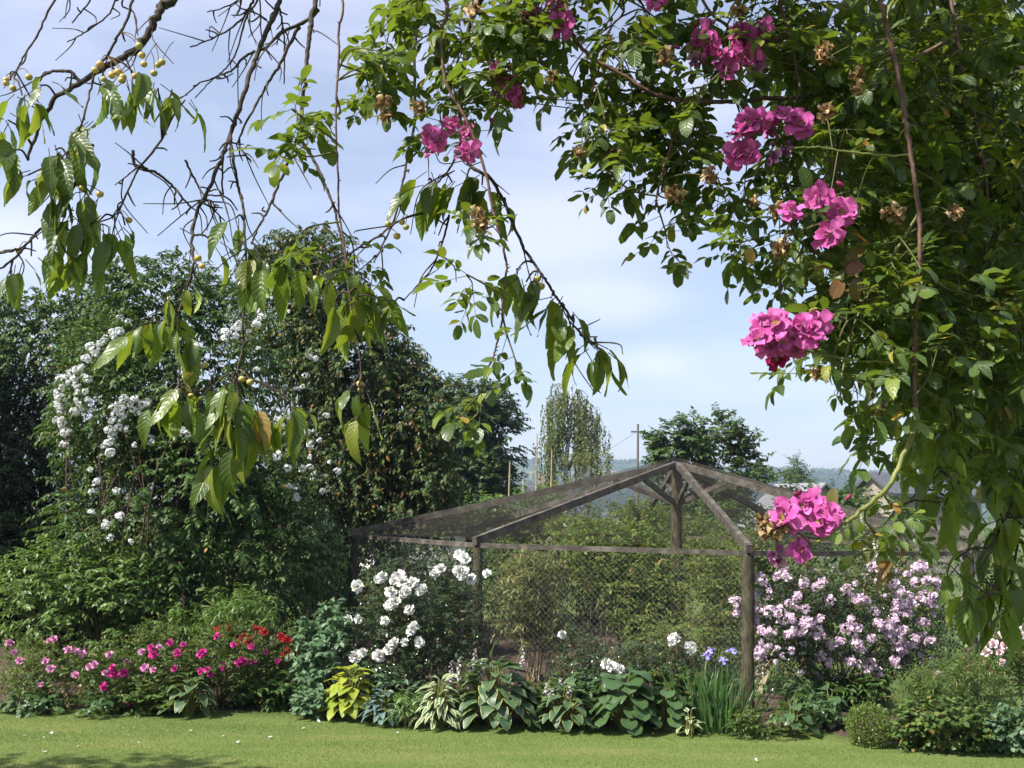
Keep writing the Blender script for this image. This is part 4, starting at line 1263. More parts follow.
L10 = [(1005, 650, 34, 24, 12.6, .35), (1045, 640, 40, 34, 12.6, .4), (1010, 675, 40, 24, 12.5, .35), (1070, 670, 50, 34, 12.6, .4)]
r_ = plant('pale_rose_bush', 'rose bush with pale pink blooms at the right edge under cherry leaves', 'rose bush', L10, gb(1020, 12.6), LEAF_SMALL, 700, M['bush_leaf'], (.17, 8), .3, stems=16, up=.5, clump=.2, stem_r=.01, stem_mat='cane')
add_blooms(r_, L10, [(991, 633), (1003, 634), (1004, 646), (1014, 632), (1018, 630), (986, 652), (1000, 652), (994, 644), (1022, 636), (1010, 628), (1002, 663), (1035, 625), (1045, 640), (1060, 630)], pale, .06, .8, 1.2)


# ---- hostas
def hosta(label, px, d, wpx, hpx, n, mat, L_, W_, shape='heart', group='hostas along the bed edge', name='hosta', droop=1.0, blade_up=.5, seed=0):
    b = np.array(gb(px, d)); root = thing(name, label, 'plant', b, group)
    s = d / F_PX
    wr_, h = wpx * s / 2, hpx * s
    protos = [leaf(L_, W_, shape, 6, 4, .22, .9, .035, .12, seed=seed + q) for q in range(4)]
    k = np.arange(n); f = np.sqrt((k + .5) / n)
    a = k * 2.39996 + R.normal(size=n) * .2
    out = np.stack([np.cos(a), np.sin(a) * .8, np.zeros(n)], -1)
    att = b + out * (f * wr_ * .62)[:, None] + UPV * (h * (.95 - .75 * f ** 1.5) * R.uniform(.85, 1.1, n))[:, None]
    att[:, 2] = np.maximum(att[:, 2], .09)
    D = out * (.55 + .6 * f)[:, None] + UPV * (blade_up * (1 - f))[:, None] + DOWN * (.25 * f)[:, None] * droop + rnd(n, .15)
    m_ = MB(); scatter(m_, protos, att, D, UPV + out * .4 + rnd(n, .15), R.uniform(.75, 1.15, n))
    for q in range(len(m_.V)):
        m_.V[q][:, 2] = np.maximum(m_.V[q][:, 2], .045 + .02 * np.abs(np.sin(m_.V[q][:, 0] * 40)))
    m_.build('leaves', mat, root)
    m_ = MB()
    for i in range(n):
        cc = catmull([b + out[i] * .03 - UPV * .02, b + (att[i] - b) * .55 + UPV * h * .12, att[i]], 4); tube(m_, cc, .006, 5)
    m_.build('leaf_stalks', M['green_stem'], root)
    return root, b


def flower_spikes(root, tops, d, mat, n=16, sz=.028, length=.22, pendant=True):
    for (px, py) in tops:
        t = P(px, py, d + R.normal() * .08); b = WORLD[root] + np.array([R.normal() * .06, R.normal() * .05, .02])
        m_ = MB(); cc = catmull([b, b + (t - b) * .5 + [0, 0, .05], t], 6); tube(m_, cc, np.linspace(.005, .003, len(cc)), 5)
        st = m_.build('flower_stem', M['green_stem'], root)
        k = np.arange(n); tt = k / n
        pos = t - UPV * (tt * length)[:, None]
        a = k * 2.4; o_ = np.stack([np.cos(a), np.sin(a), -.5 * np.ones(n) if pendant else .3 * np.ones(n)], -1)
        m_ = MB()
        for j in range(3):
            scatter(m_, [leaf(sz * 1.5, sz * .7, 'oval', 2, 2, .5, .3, seed=j)], pos, o_ + rnd(n, .3), UPV + rnd(n, .4), .6 + .7 * tt)
        f_ = m_.build('flowers', mat, st)


hosta('hosta with cream edged leaves below the pink roses', 190, 12.3, 62, 40, 44, M['hosta'], .19, .14, seed=1)
hosta('lime yellow hosta beside the grey green mound', 350, 12.35, 62, 50, 80, M['hosta_lime'], .19, .15, seed=2)
hosta('small blue grey hosta right of the lime yellow one', 384, 12.05, 60, 34, 80, M['hosta_blue'], .12, .08, seed=3)
hosta('pale variegated hosta with narrow arching leaves', 440, 11.95, 72, 46, 110, M['hosta_pale'], .18, .055, 'lance', seed=4)
r_, _ = hosta('big hosta with broad leaves and tall faded flower spikes', 495, 12.05, 118, 66, 110, M['hosta'], .22, .17, seed=5)
flower_spikes(r_, [(451, 661), (459, 658), (469, 670), (475, 648), (481, 660), (500, 656), (517, 669), (523, 646), (512, 662)], 12.1, M['hosta_flower'])
r_, _ = hosta('cream edged hosta with pale flowers between the two broad leaved clumps', 566, 11.95, 80, 44, 70, M['hosta'], .17, .12, seed=6)
flower_spikes(r_, [(547, 682), (560, 678), (552, 688), (569, 684)], 12.1, M['hosta_flower'], 12, .03, .14)
hosta('dark clump of big round scalloped leaves in front of the low white rose', 625, 11.95, 90, 60, 60, M['round_leaf'], .2, .2, 'round', 'round leaved plants along the bed edge', 'round_leaved_plant', seed=7)
hosta('smaller round leaved clump left of the iris', 668, 12.0, 60, 50, 28, M['round_leaf'], .18, .17, 'round', 'round leaved plants along the bed edge', 'round_leaved_plant', seed=8)
hosta('tiny pale edged hosta at the lawn edge left of the iris', 690, 11.75, 34, 26, 18, M['hosta_pale'], .1, .055, seed=9)
hosta('low dark round leaved clump right of the corner post', 792, 11.9, 56, 40, 20, M['round_leaf'], .17, .15, 'round', 'round leaved plants along the bed edge', 'round_leaved_plant', seed=10)
hosta('pale topped low round leaved clump near the box ball', 830, 12.3, 40, 44, 16, M['round_leaf'], .15, .13, 'round', 'round leaved plants along the bed edge', 'round_leaved_plant', seed=11)
for (lab, lobes, px, d, mat, n, pr) in [
    ('low creeping plant under the dark corner post', [(765, 718, 26, 10, 11.75, .2), (745, 722, 14, 8, 11.7, .15)], 760, 11.75, 'bush_leaf', 130, LEAF_SMALL),
    ('dim leafy ground plant behind the box ball', [(830, 690, 40, 18, 13.4, .3), (865, 690, 26, 16, 13.2, .3)], 840, 13.4, 'tree_leaf', 260, LEAF_MID),
    ('low green plant at the bed edge left of the lime hosta', [(312, 703, 14, 10, 12.4, .2)], 312, 12.4, 'mint_leaf', 70, LEAF_ROUND),
    ('low leafy plant in front of the leftmost rose bush', [(30, 704, 26, 9, 12.3, .2), (95, 705, 12, 7, 12.2, .15)], 35, 12.3, 'round_leaf', 70, LEAF_ROUND),
    ('low mixed greenery between the pale and the big hosta', [(462, 706, 22, 16, 12.25, .25), (540, 700, 26, 20, 12.3, .25)], 500, 12.3, 'bush_leaf', 190, LEAF_MID),
    ('leafy filler between the cream edged hosta and the round leaved clump', [(592, 700, 26, 20, 12.3, .25), (575, 690, 22, 16, 12.4, .2)], 588, 12.3, 'round_leaf', 170, LEAF_ROUND),
    ('green filler foliage behind the tiny pale hosta', [(688, 698, 24, 24, 12.35, .25), (655, 690, 24, 20, 12.4, .25)], 675, 12.35, 'bush_leaf', 190, LEAF_ROUND),
    ('dark leafy plant between the corner post and the lilac pink rose', [(785, 700, 34, 18, 12.5, .3), (815, 712, 26, 14, 12.3, .25)], 795, 12.4, 'round_leaf', 220, LEAF_MID),
    ('soft green plant behind the lime and blue hostas', [(370, 690, 30, 20, 12.6, .25), (400, 694, 26, 18, 12.5, .25)], 384, 12.55, 'mint_leaf', 190, LEAF_MID),
    ('shady ground foliage at the foot of the red flowered plant', [(262, 694, 36, 16, 12.9, .25), (290, 690, 18, 18, 12.9, .25)], 268, 12.9, 'tree_leaf', 210, LEAF_MID),
    ('leafy plant right of the leftmost pink flowers, under the magenta roses', [(135, 700, 24, 12, 12.4, .2), (165, 702, 16, 10, 12.4, .2)], 145, 12.4, 'bush_leaf', 130, LEAF_ROUND),
    ('small leafy tuft between blue and pale hostas', [(405, 706, 14, 10, 11.95, .15)], 405, 11.95, 'fresh_leaf', 60, LEAF_LANCE)]:
    plant('ground_plant', lab, 'plant', lobes, gb(px, d), pr, n, M[mat], (.12, 7), .3, stems=12, clump=0, up=.5, stem_r=.004, stem_mat='shoot', group='low plants along the bed', limb_r1=.002)

# iris clump
ir = thing('iris_clump', 'clump of tall sword leaves with blue iris flowers', 'plant', gb(718, 12.0))
nb = 150
ib = np.array(gb(718, 12.0)) + np.stack([R.normal(size=nb) * .13, R.normal(size=nb) * .1, np.zeros(nb)], -1)
m_ = MB(); tl = np.clip((ib - np.array(gb(718, 12.0)))[:, :1] * 1.2, -.5, .5)
D = UPV + np.concatenate([tl, R.normal(size=(nb, 1)) * .12, np.zeros((nb, 1))], 1) + rnd(nb, .07)
scatter(m_, [leaf(.72, .028, 'blade', 8, 2, .3, dr, .0, seed=q) for q, dr in enumerate((.15, .35, .6, .1))], ib, D, rnd(nb), R.uniform(.6, 1.08, nb))
m_.build('leaves', M['iris_leaf'], ir)
for (px, py) in [(707, 655), (723, 660), (732, 651), (711, 650)]:
    t = P(px, py, 12.0)
    m_ = MB(); cc = catmull([ib[0], (ib[0] + t) / 2, t - UPV * .03], 5); tube(m_, cc, .005, 5); st = m_.build('flower_stem', M['iris_leaf'], ir)
    fm = flower([(4, 96, .062, .05, .004, 0), (3, 62, .045, .035, .004, .008)], int(px), 3, 2)
    place('bloom', fm.data('bloom', M['iris_petal']), ir, t, (R.normal() * .1, -.25, 1), R.uniform(0, 6), 1)

# box ball
bb = np.array(G(874, 751)) + [0, .14, 0]
bx = thing('box_ball', 'small clipped box ball at the corner of the lawn', 'shrub', bb * [1, 1, 0])
rb = .215
n = 5200
q = norm(R.normal(size=(n, 3))); rr = rb * (1 - .3 * R.uniform(0, 1, n) ** 2) * (1 + .07 * np.sin(q[:, 0] * 6 + 1) * np.sin(q[:, 2] * 7) + .05 * np.sin(q[:, 1] * 5 + q[:, 0] * 9) + .06 * R.normal(size=n))
p = q * rr[:, None] * [1.0, 1.0, 1.03] + bb * [1, 1, 0] + UPV * .2
ok = p[:, 2] > .03
m_ = MB(); scatter(m_, [leaf(.024, .014, 'oval', 2, 2, .2, .2, seed=s) for s in range(3)], p[ok], (q + rnd(n, .6) + UPV * .2)[ok], (q + rnd(n, .6))[ok], R.uniform(.7, 1.2, ok.sum()))
m_.build('foliage', M['box_leaf'], bx)
m_ = MB(); stems_to(m_, bb * [1, 1, 0], p[ok], 60, .008, .002, .03); m_.build('stems', M['twig'], bx)

# herbaceous corner right of the box ball
L11 = [(926, 715, 28, 24, 11.5, .35), (912, 727, 18, 16, 11.4, .25), (950, 722, 34, 22, 11.3, .35), (985, 730, 30, 16, 11.3, .3)]
plant('geranium_clump', 'low mound of rounded green leaves right of the box ball', 'plant', L11, gb(930, 11.4), LEAF_ROUND, 520, M['bush_leaf'], (.14, 7), .3, stems=30, clump=.1, up=.4, stem_r=.004, stem_mat='shoot', size=.8, limb_r1=.002)
L12 = [(945, 690, 34, 30, 11.9, .4), (975, 685, 30, 30, 12.0, .4), (920, 695, 20, 20, 11.9, .3)]
plant('tall_perennial', 'taller thin leaved perennial behind the geranium mound', 'plant', L12, gb(955, 12), LEAF_LANCE, 560, M['bush_leaf'], (.2, 9), .2, stems=40, clump=.1, up=1.3, stem_r=.004, stem_mat='shoot', size=.7, limb_r1=.002)
dl = thing('daylily_clump', 'arching grassy daylily leaves at the right edge of the bed', 'plant', gb(1000, 11.7))
nb = 150; ib = np.array(gb(1000, 11.7)) + np.stack([R.normal(size=nb) * .16, R.normal(size=nb) * .12, np.zeros(nb)], -1)
m_ = MB(); D = UPV + np.concatenate([R.normal(size=(nb, 2)) * .35, np.zeros((nb, 1))], 1)
scatter(m_, [leaf(.62, .02, 'blade', 8, 2, .3, dr, seed=q) for q, dr in enumerate((.6, 1.0, 1.5, .3))], ib, D, rnd(nb) * .3 + UPV, R.uniform(.6, 1.1, nb))
m_.build('leaves', M['iris_leaf'], dl)
L13 = [(1005, 728, 26, 16, 11.25, .25), (1040, 725, 30, 20, 11.3, .3)]
plant('ground_plant', 'low grey green leaves at the bottom right corner of the bed', 'plant', L13, gb(1010, 11.4), LEAF_ROUND, 200, M['mint_leaf'], (.12, 6), .3, stems=14, clump=.1, up=.3, stem_r=.004, stem_mat='shoot', group='low plants along the bed', size=.8, limb_r1=.002)

# fallen petals on the lawn, plant label stake
pm = leaf(.035, .03, 'petal', 3, 2, .15, -.3, .1)
m_ = MB().add(*pm)
pd = m_.data('fallen_petal', M['petal_fallen'])
for (px, py) in [(26, 735), (50, 733), (45, 738), (49, 726), (130, 735), (140, 743), (224, 735), (302, 728), (268, 737), (320, 722), (399, 732), (14, 752), (47, 751), (134, 727), (757, 761), (190, 730), (236, 742), (80, 745)]:
    o = bpy.data.objects.new('fallen_petal', pd); COL.objects.link(o)
    g = G(px, py, .045); o.location = g; o.rotation_euler = (R.normal() * .3, R.normal() * .3, R.uniform(0, 6)); o.scale = (1.2,) * 3 if R.uniform() < .5 else (.9,) * 3
    tag(o, 'white petal fallen on the mown lawn', 'petal', 'petals scattered on the lawn')
m_ = MB(); g = G(401, 718, 0.05)
box(m_, g + [0, 0, .05], (.02, .004, .12)); tag(m_.build('plant_label', M['wall_white'], None, False), 'small white plant label stuck in the soil between hostas', 'plant label')


# ------------------------------------------------------------------ overhead cherry tree
CH_LEAF = [leaf(.102, .040, 'ovate', 10, 4, fo, dr, wv, cu, .10, .0, seed=q) for q, (fo, dr, wv, cu) in enumerate([(.3, .5, .03, .1), (.5, .8, .04, .2), (.2, .3, .05, .3), (.65, 1.0, .05, .1), (.35, 1.3, .03, .3), (.25, -.2, .06, .2), (.8, .6, .03, .0)])]
RO_LEAF = [leaf(.038, .021, 'ovate' if q % 2 else 'oval', 6, 2, fo, dr, wv, cu, .05, .002, seed=20 + q) for q, (fo, dr, wv, cu) in enumerate([(.2, .3, .02, .1), (.4, .5, .03, .2), (.15, -.2, .03, .3), (.55, .7, .04, .1), (.3, .9, .03, .2)])]

cherry = thing('cherry_tree', 'arching cherry tree whose bare twigs, drooping leaves and yellow cherries hang over the view', 'tree', (3.1, .3, .68))
LIMB = catmull([P(1500, -420, 1.9), P(1150, -260, 2.3), P(900, -190, 2.5), P(600, -150, 2.6), P(400, -110, 2.5), P(315, -70, 2.45), P(175, -60, 2.4), P(20, -120, 2.5)], 8)
m_ = MB()
tc_ = catmull([(3.1, .3, .5), (3.05, .35, 1.4), (2.9, .5, 2.2), LIMB[0]], 8)
tube(m_, tc_, np.linspace(.15, .06, len(tc_)), 12, .04)
m_.build('trunk', M['bark'], cherry)
m_ = MB(); tube(m_, LIMB, np.linspace(.055, .014, len(LIMB)), 9, .05)
m_.build('branch', M['bark'], cherry)
SAMP = [LIMB]


def knobbly(mb, pts, r0, r1, sides=7):
    c = catmull(pts, 7)
    n = len(c)
    r = np.linspace(r0, r1, n) * (1 + .12 * (R.uniform(size=n) < .2) + .03 * R.normal(size=n))
    c[1:-1] += R.normal(size=(n - 2, 3)) * r0 * .2
    tube(mb, c, r, 9, .025)
    return c


BR = [  # (points px, py), depth at start and end, thickness px at start and end
    ([(175, -5), (160, 10), (148, 35), (130, 53), (105, 67), (81, 83), (53, 100), (40, 125), (28, 160)], 2.4, 2.3, 13, 4),
    ([(81, 83), (70, 72), (51, 72), (35, 83)], 2.33, 2.3, 5, 3),
    ([(58, -4), (39, 32), (23, 58), (14, 78)], 2.3, 2.25, 3.5, 2),
    ([(92, -3), (72, 23)], 2.5, 2.5, 2.5, 2),
    ([(134, -3), (128, 18), (120, 32), (109, 53), (96, 70), (91, 88), (84, 116), (70, 148), (62, 170)], 2.25, 2.2, 4, 2.2),
    ([(116, -3), (108, 15), (84, 33), (67, 42)], 2.45, 2.5, 3, 1.6),
    ([(122, 3), (133, 12), (138, 35)], 2.42, 2.4, 3, 1.6),
    ([(280, -3), (268, 28), (257, 53), (247, 82), (239, 109), (230, 134), (222, 158), (214, 176), (205, 198), (197, 210), (192, 235), (193, 265), (185, 295), (176, 321), (179, 350), (179, 385)], 2.45, 2.2, 7, 2.5),
    ([(315, -4), (311, 20), (309, 39), (306, 70), (302, 105), (299, 134), (291, 155), (281, 179), (270, 205), (260, 225), (251, 243)], 2.4, 2.25, 7, 2.5),
    ([(299, 137), (309, 152), (320, 172), (327, 190), (334, 207), (340, 235), (346, 260), (350, 300), (359, 350), (361, 385)], 2.32, 2.15, 4, 2.2),
    ([(318, 10), (306, 21), (281, 33), (265, 48), (246, 56), (232, 70), (218, 76), (193, 86)], 2.4, 2.5, 5, 2),
    ([(299, 28), (295, 33), (281, 63), (270, 80), (260, 98), (243, 130), (239, 144), (244, 152), (251, 163)], 2.42, 2.45, 4.5, 1.6),
    ([(278, 0), (282, 20), (285, 46), (284, 84)], 2.48, 2.5, 3.5, 1.8),
    ([(254, -3), (248, 10), (243, 18), (228, 30), (211, 39), (190, 47)], 2.5, 2.55, 4, 1.8),
    ([(258, -3), (246, 18), (236, 53), (224, 70), (211, 81), (195, 98)], 2.55, 2.6, 3, 1.5),
    ([(240, -3), (222, 8), (207, 12)], 2.6, 2.6, 2.5, 1.5),
    ([(260, 5), (262, 40), (272, 60)], 2.5, 2.5, 2.5, 1.4),
    ([(230, 134), (234, 165), (238, 185), (243, 207), (245, 240), (246, 270), (243, 317), (243, 345), (236, 375)], 2.38, 2.2, 4, 2),
    ([(214, 176), (222, 160), (222, 185), (222, 195), (205, 196), (197, 210)], 2.36, 2.36, 2.5, 2),
    ([(133, 150), (135, 165), (145, 170), (155, 172), (168, 182), (176, 190), (184, 200), (192, 208)], 2.35, 2.35, 4, 2.5),
    ([(185, 160), (196, 182), (207, 200), (216, 212), (225, 221)], 2.4, 2.42, 3, 1.5),
    ([(162, 139), (150, 155), (137, 172), (126, 195), (116, 214), (95, 224), (77, 232)], 2.35, 2.3, 3, 1.6),
    ([(140, 165), (128, 175), (115, 185)], 2.35, 2.3, 2, 1.4),
    ([(93, 144), (82, 170), (70, 192), (56, 210), (42, 228), (30, 240), (18, 254), (-4, 272)], 2.25, 2.2, 4.5, 3),
    ([(-4, 253), (10, 251), (24, 247)], 2.25, 2.2, 4, 3),
    ([(197, 207), (210, 200), (214, 212), (200, 235), (180, 228)], 2.35, 2.35, 2, 1.5),
    ([(415, -4), (414, 60), (415, 120), (408, 150), (404, 176), (397, 211), (385, 240), (374, 262)], 2.35, 2.3, 5, 2),
    ([(448, 205), (438, 211), (415, 215), (397, 222), (380, 235), (366, 243), (340, 258), (315, 264), (300, 268)], 2.3, 2.25, 3.5, 2),
    ([(449, 215), (448, 222), (441, 246), (432, 268), (418, 285), (404, 300)], 2.32, 2.3, 3, 1.6),
    ([(470, -4), (466, 40), (464, 70), (461, 105), (461, 141), (470, 165), (490, 178), (503, 200), (519, 239), (532, 260), (545, 279), (556, 297), (566, 310), (578, 330), (590, 342), (598, 345)], 2.35, 2.15, 6, 2.4),
    ([(461, 141), (452, 165), (440, 180), (432, 188)], 2.3, 2.28, 3, 2),
    ([(945, -3), (959, 25), (975, 40), (1001, 53), (1012, 60), (1030, 75)], 2.9, 2.8, 9, 6),
    ([(959, 25), (945, 45), (930, 75), (925, 120)], 2.9, 2.9, 5, 3),
    ([(1030, 70), (985, 78), (950, 75), (910, 82)], 2.8, 2.9, 6, 3),
    ([(1030, 75), (1010, 110), (985, 150), (975, 200), (985, 260), (1000, 330), (990, 400), (975, 430)], 2.8, 2.3, 6, 3),
    ([(985, 260), (965, 300), (945, 350), (950, 395), (938, 430)], 2.5, 2.2, 4, 2.5),
    ([(1000, 330), (1030, 420), (1020, 480), (1000, 530), (980, 560)], 2.4, 2.05, 4, 2.5),
    ([(975, 430), (965, 470), (945, 500), (915, 500)], 2.3, 2.1, 3.5, 2),
    ([(1030, 420), (1015, 560), (1000, 590), (975, 600)], 2.2, 2.05, 3.5, 2),
    ([(984, 392), (976, 420), (970, 440), (990, 470)], 2.3, 2.2, 3, 2),
]
for pts, d0, d1, w0, w1 in BR:
    n = len(pts)
    dd = d0 + (d1 - d0) * np.linspace(0, 1, n) + np.r_[0, R.normal(size=n - 2) * .015, 0]
    q = [P(x, y, d) for (x, y), d in zip(pts, dd)]
    if pts[0][1] < 8:      # springs from the limb above
        k = np.argmin(np.linalg.norm(LIMB - q[0], axis=1))
        q = [LIMB[k], (LIMB[k] + q[0]) / 2 + UPV * .01] + q
    m_ = MB()
    c = knobbly(m_, q, w0 * .85 * d0 / F_PX / 2, w1 * .75 * d1 / F_PX / 2)
    m_.build('branch', M['bark'], cherry)
    SAMP.append(c)
SAMPC = np.vstack(SAMP)
# spurs: short knobbly side twigs
mbs = MB()
for c in SAMP[1:]:
    for k in range(max(1, len(c) // 9)):
        i = R.integers(2, len(c) - 1)
        d = norm(rnd(1) + DOWN * .4)[0]
        e = c[i] + d * R.uniform(.012, .05)
        tube(mbs, catmull([c[i], (c[i] + e) / 2 + rnd(1, .004)[0], e], 3), np.linspace(.0024, .0014, 7), 5, .1)

for c in SAMP[1:]:
    for k in range(max(1, len(c) // 12)):
        i = R.integers(len(c) // 4, len(c) - 1)
        d = norm((c[i + 1 if i + 1 < len(c) else i] - c[i - 1])[None])[0]
        d = norm((d + rnd(1, .6)[0] + DOWN * .3)[None])[0]; L_ = R.uniform(.05, .15)
        e1 = c[i] + d * L_ * .5 + rnd(1, .008)[0]; e2 = c[i] + d * L_ + DOWN * .01 + rnd(1, .014)[0]
        cc = catmull([c[i], e1, e2], 5); tube(mbs, cc, np.linspace(.0019, .0009, len(cc)), 5, .08)

CL = [  # leaf tufts of the cherry: px, py, depth, leaves
    (22, 95, 2.2, 7), (8, 120, 2.2, 6), (40, 85, 2.25, 5), (15, 150, 2.2, 5), (55, 150, 2.2, 6), (42, 172, 2.2, 7), (28, 175, 2.2, 4),
    (105, 78, 2.25, 5), (122, 80, 2.25, 5), (140, 80, 2.25, 6), (158, 88, 2.28, 6), (172, 90, 2.3, 5), (185, 100, 2.3, 4), (84, 120, 2.2, 6), (76, 135, 2.2, 5),
    (92, 195, 2.25, 7), (60, 195, 2.2, 5), (72, 215, 2.2, 6), (98, 222, 2.25, 7), (115, 228, 2.25, 6), (125, 225, 2.25, 4), (85, 245, 2.22, 6), (8, 265, 2.2, 4), (25, 252, 2.2, 4), (55, 245, 2.2, 4), (68, 255, 2.2, 4),
    (236, 218, 2.3, 3), (243, 236, 2.3, 4), (245, 262, 2.25, 6), (260, 258, 2.25, 5), (277, 264, 2.25, 4), (290, 268, 2.25, 3), (215, 245, 2.3, 3),
    (184, 285, 2.2, 5), (165, 300, 2.2, 5), (152, 316, 2.2, 7), (138, 325, 2.2, 5), (175, 318, 2.2, 5), (185, 330, 2.2, 3),
    (178, 388, 2.15, 7), (165, 395, 2.15, 4), (192, 392, 2.15, 5), (215, 385, 2.18, 6), (232, 380, 2.18, 8), (238, 398, 2.18, 9), (228, 415, 2.18, 8), (222, 440, 2.18, 7), (215, 460, 2.18, 4), (240, 430, 2.18, 6), (262, 408, 2.2, 5), (288, 402, 2.2, 6), (298, 405, 2.2, 3),
    (341, 268, 2.2, 5), (346, 285, 2.2, 6), (350, 300, 2.2, 7), (360, 292, 2.2, 6), (376, 300, 2.2, 5), (392, 305, 2.22, 5), (335, 300, 2.2, 5), (368, 282, 2.2, 5),
    (359, 385, 2.12, 6), (361, 402, 2.12, 5), (350, 392, 2.12, 3),
    (428, 180, 2.28, 6), (440, 178, 2.28, 5), (452, 182, 2.28, 5), (466, 180, 2.28, 6), (482, 185, 2.28, 5), (497, 197, 2.28, 5), (506, 205, 2.28, 4),
    (517, 270, 2.2, 4), (526, 282, 2.2, 4), (540, 280, 2.2, 5), (552, 296, 2.18, 5), (560, 308, 2.18, 5), (572, 318, 2.16, 4), (582, 335, 2.15, 4), (594, 340, 2.15, 7), (600, 346, 2.15, 4),
    (1000, 515, 2.05, 8), (985, 545, 2.05, 9), (1008, 560, 2.05, 8), (990, 580, 2.05, 8), (970, 585, 2.05, 7), (955, 560, 2.05, 6), (945, 505, 2.1, 5), (915, 492, 2.1, 4), (960, 480, 2.1, 6), (1010, 470, 2.1, 8), (985, 440, 2.15, 8),
    (950, 430, 2.15, 8), (1012, 400, 2.15, 8), (975, 395, 2.2, 7), (940, 470, 2.1, 6), (1018, 600, 2.05, 6), (1000, 610, 2.05, 5), (884, 525, 2.0, 4), (1015, 520, 2.05, 6), (1018, 360, 2.2, 7), (960, 340, 2.3, 6), (1010, 320, 2.3, 6), (940, 395, 2.2, 6),
    (985, 300, 2.4, 6), (1000, 240, 2.5, 7), (980, 200, 2.6, 7), (1010, 160, 2.7, 7), (960, 100, 2.9, 7), (930, 130, 2.9, 7), (1000, 90, 2.8, 7), (950, 170, 2.8, 7), (920, 90, 2.9, 6), (965, 240, 2.6, 7), (940, 210, 2.7, 7),
]
pos, ld, up_ = [], [], []
stk = [[], []]
for (px, py, d, n) in CL:
    if px > 850 and py > 380: d += .1
    n = int(round(n * (.8 if px < 700 else 1.0 if py < 480 else .62)))
    p = P(px, py, d)
    k = np.argmin(np.linalg.norm(SAMPC - p, axis=1)); s = SAMPC[k]
    if np.linalg.norm(s - p) > .008:
        c = catmull([s, (s + p) / 2 + UPV * .01, p], 4); tube(mbs, c, np.linspace(.0026, .0018, len(c)), 5, .06)
    for i in range(n):
        a = R.uniform(0, 6.28)
        o_ = np.array([math.cos(a), math.sin(a), 0])
        dr = norm((o_ * R.uniform(.3, 1.0) + DOWN * R.uniform(.35, 1.3))[None])[0]
        b = p + rnd(1, .010)[0]
        e = b + dr * R.uniform(.02, .035) + UPV * .004
        stk[0].append(b); stk[1].append(e)
        pos.append(e); ld.append(dr + DOWN * .35); up_.append(o_ * .6 + UPV * .7 + rnd(1, .35)[0])
m_ = MB(); scatter(m_, CH_LEAF, pos, np.array(ld), np.array(up_), R.uniform(.5, 1.08, len(pos)))
m_.build('leaves', M['cherry_leaf'], cherry)
wires(mbs, stk[0], stk[1], .0011)
mbs.build('spurs', M['bark'], cherry)
# the crown above the picture, thinner to the left
pts, out = lobe_points([(1000, -180, 330, 150, 3.0, 1.0), (620, -190, 260, 90, 2.8, .6), (1200, 250, 120, 330, 2.9, .8), (150, -230, 260, 70, 2.7, .5), (1050, 120, 110, 160, 3.4, .4), (950, 150, 90, 110, 3.6, .35)], 900, 1.0)
p2, o2 = lobe_points([(925, 150, 75, 120, 2.95, .35), (985, 300, 60, 130, 2.9, .35), (900, 70, 80, 70, 3.0, .35), (1000, 180, 60, 150, 3.2, .4), (985, 380, 36, 50, 2.8, .3)], 620, 1.0)
pts = np.vstack([pts, p2]); out = np.vstack([out, o2])
q = norm(R.normal(size=(110, 3))) * (R.uniform(size=(110, 1)) ** .4)  # unseen clump of sprays added above the view to shade the rose mass
pts = np.vstack([pts, q * [.34, .36, .18] + [.30, 1.85, 3.72]]); out = np.vstack([out, q])
q = spray_leaves(pts, out, .25, 8, .5, leafdroop=1.0)
m_ = MB(); scatter(m_, CH_LEAF[:5], q[0], q[1], q[2], R.uniform(.6, 1.1, len(q[0])))
m_.build('leaves', M['cherry_leaf'], cherry)
m_ = MB(); wires(m_, q[3], q[4], .002, .001)
for k in range(0, len(pts), 16):
    s = SAMPC[np.argsort(np.linalg.norm(SAMPC - pts[k], axis=1))[R.integers(0, 25)]]
    c = catmull([s, (s + pts[k]) / 2 + rnd(1, .08)[0], pts[k]], 5); tube(m_, c, np.linspace(.004, .0015, len(c)), 5)
m_.build('twigs', M['bark'], cherry)

# cherries
sp = MB()
us = np.linspace(0, math.pi, 9); vs_ = np.arange(12) / 12 * 2 * math.pi
ring_ = [[(math.sin(u) * math.cos(v), math.sin(u) * math.sin(v), math.cos(u) * (.96 if u > 1 else .9) - (.28 * math.exp(-(u / .35) ** 2))) for v in vs_] for u in np.clip(us, .02, math.pi - .02)]
V = np.array(ring_).reshape(-1, 3) * .0078
i = np.arange(8)[:, None] * 12; j = np.arange(12)[None]; k = (j + 1) % 12
sp.add(V, np.stack([i + j, i + 12 + j, i + 12 + k, i + k], -1).reshape(-1, 4))
cd = sp.data('cherry', M['cherry'])
ch = [(6, 83), (6, 80), (29, 77), (13, 88), (100, 64), (104, 79), (112, 75), (118, 72), (135, 76), (139, 46), (142, 55), (144, 64), (158, 65), (162, 62), (123, 77), (95, 70), (122, 80), (154, 73),
      (185, 368), (190, 373), (186, 377), (205, 365), (178, 391), (191, 396), (242, 379), (250, 382), (202, 266), (198, 258), (316, 279), (82, 188), (100, 194), (129, 220), (19, 251),
      (388, 224), (402, 222), (406, 227), (397, 236), (446, 159), (360, 384), (359, 397), (534, 285), (541, 286), (537, 279), (942, 406), (957, 410), (961, 415), (938, 404), (360, 390)]
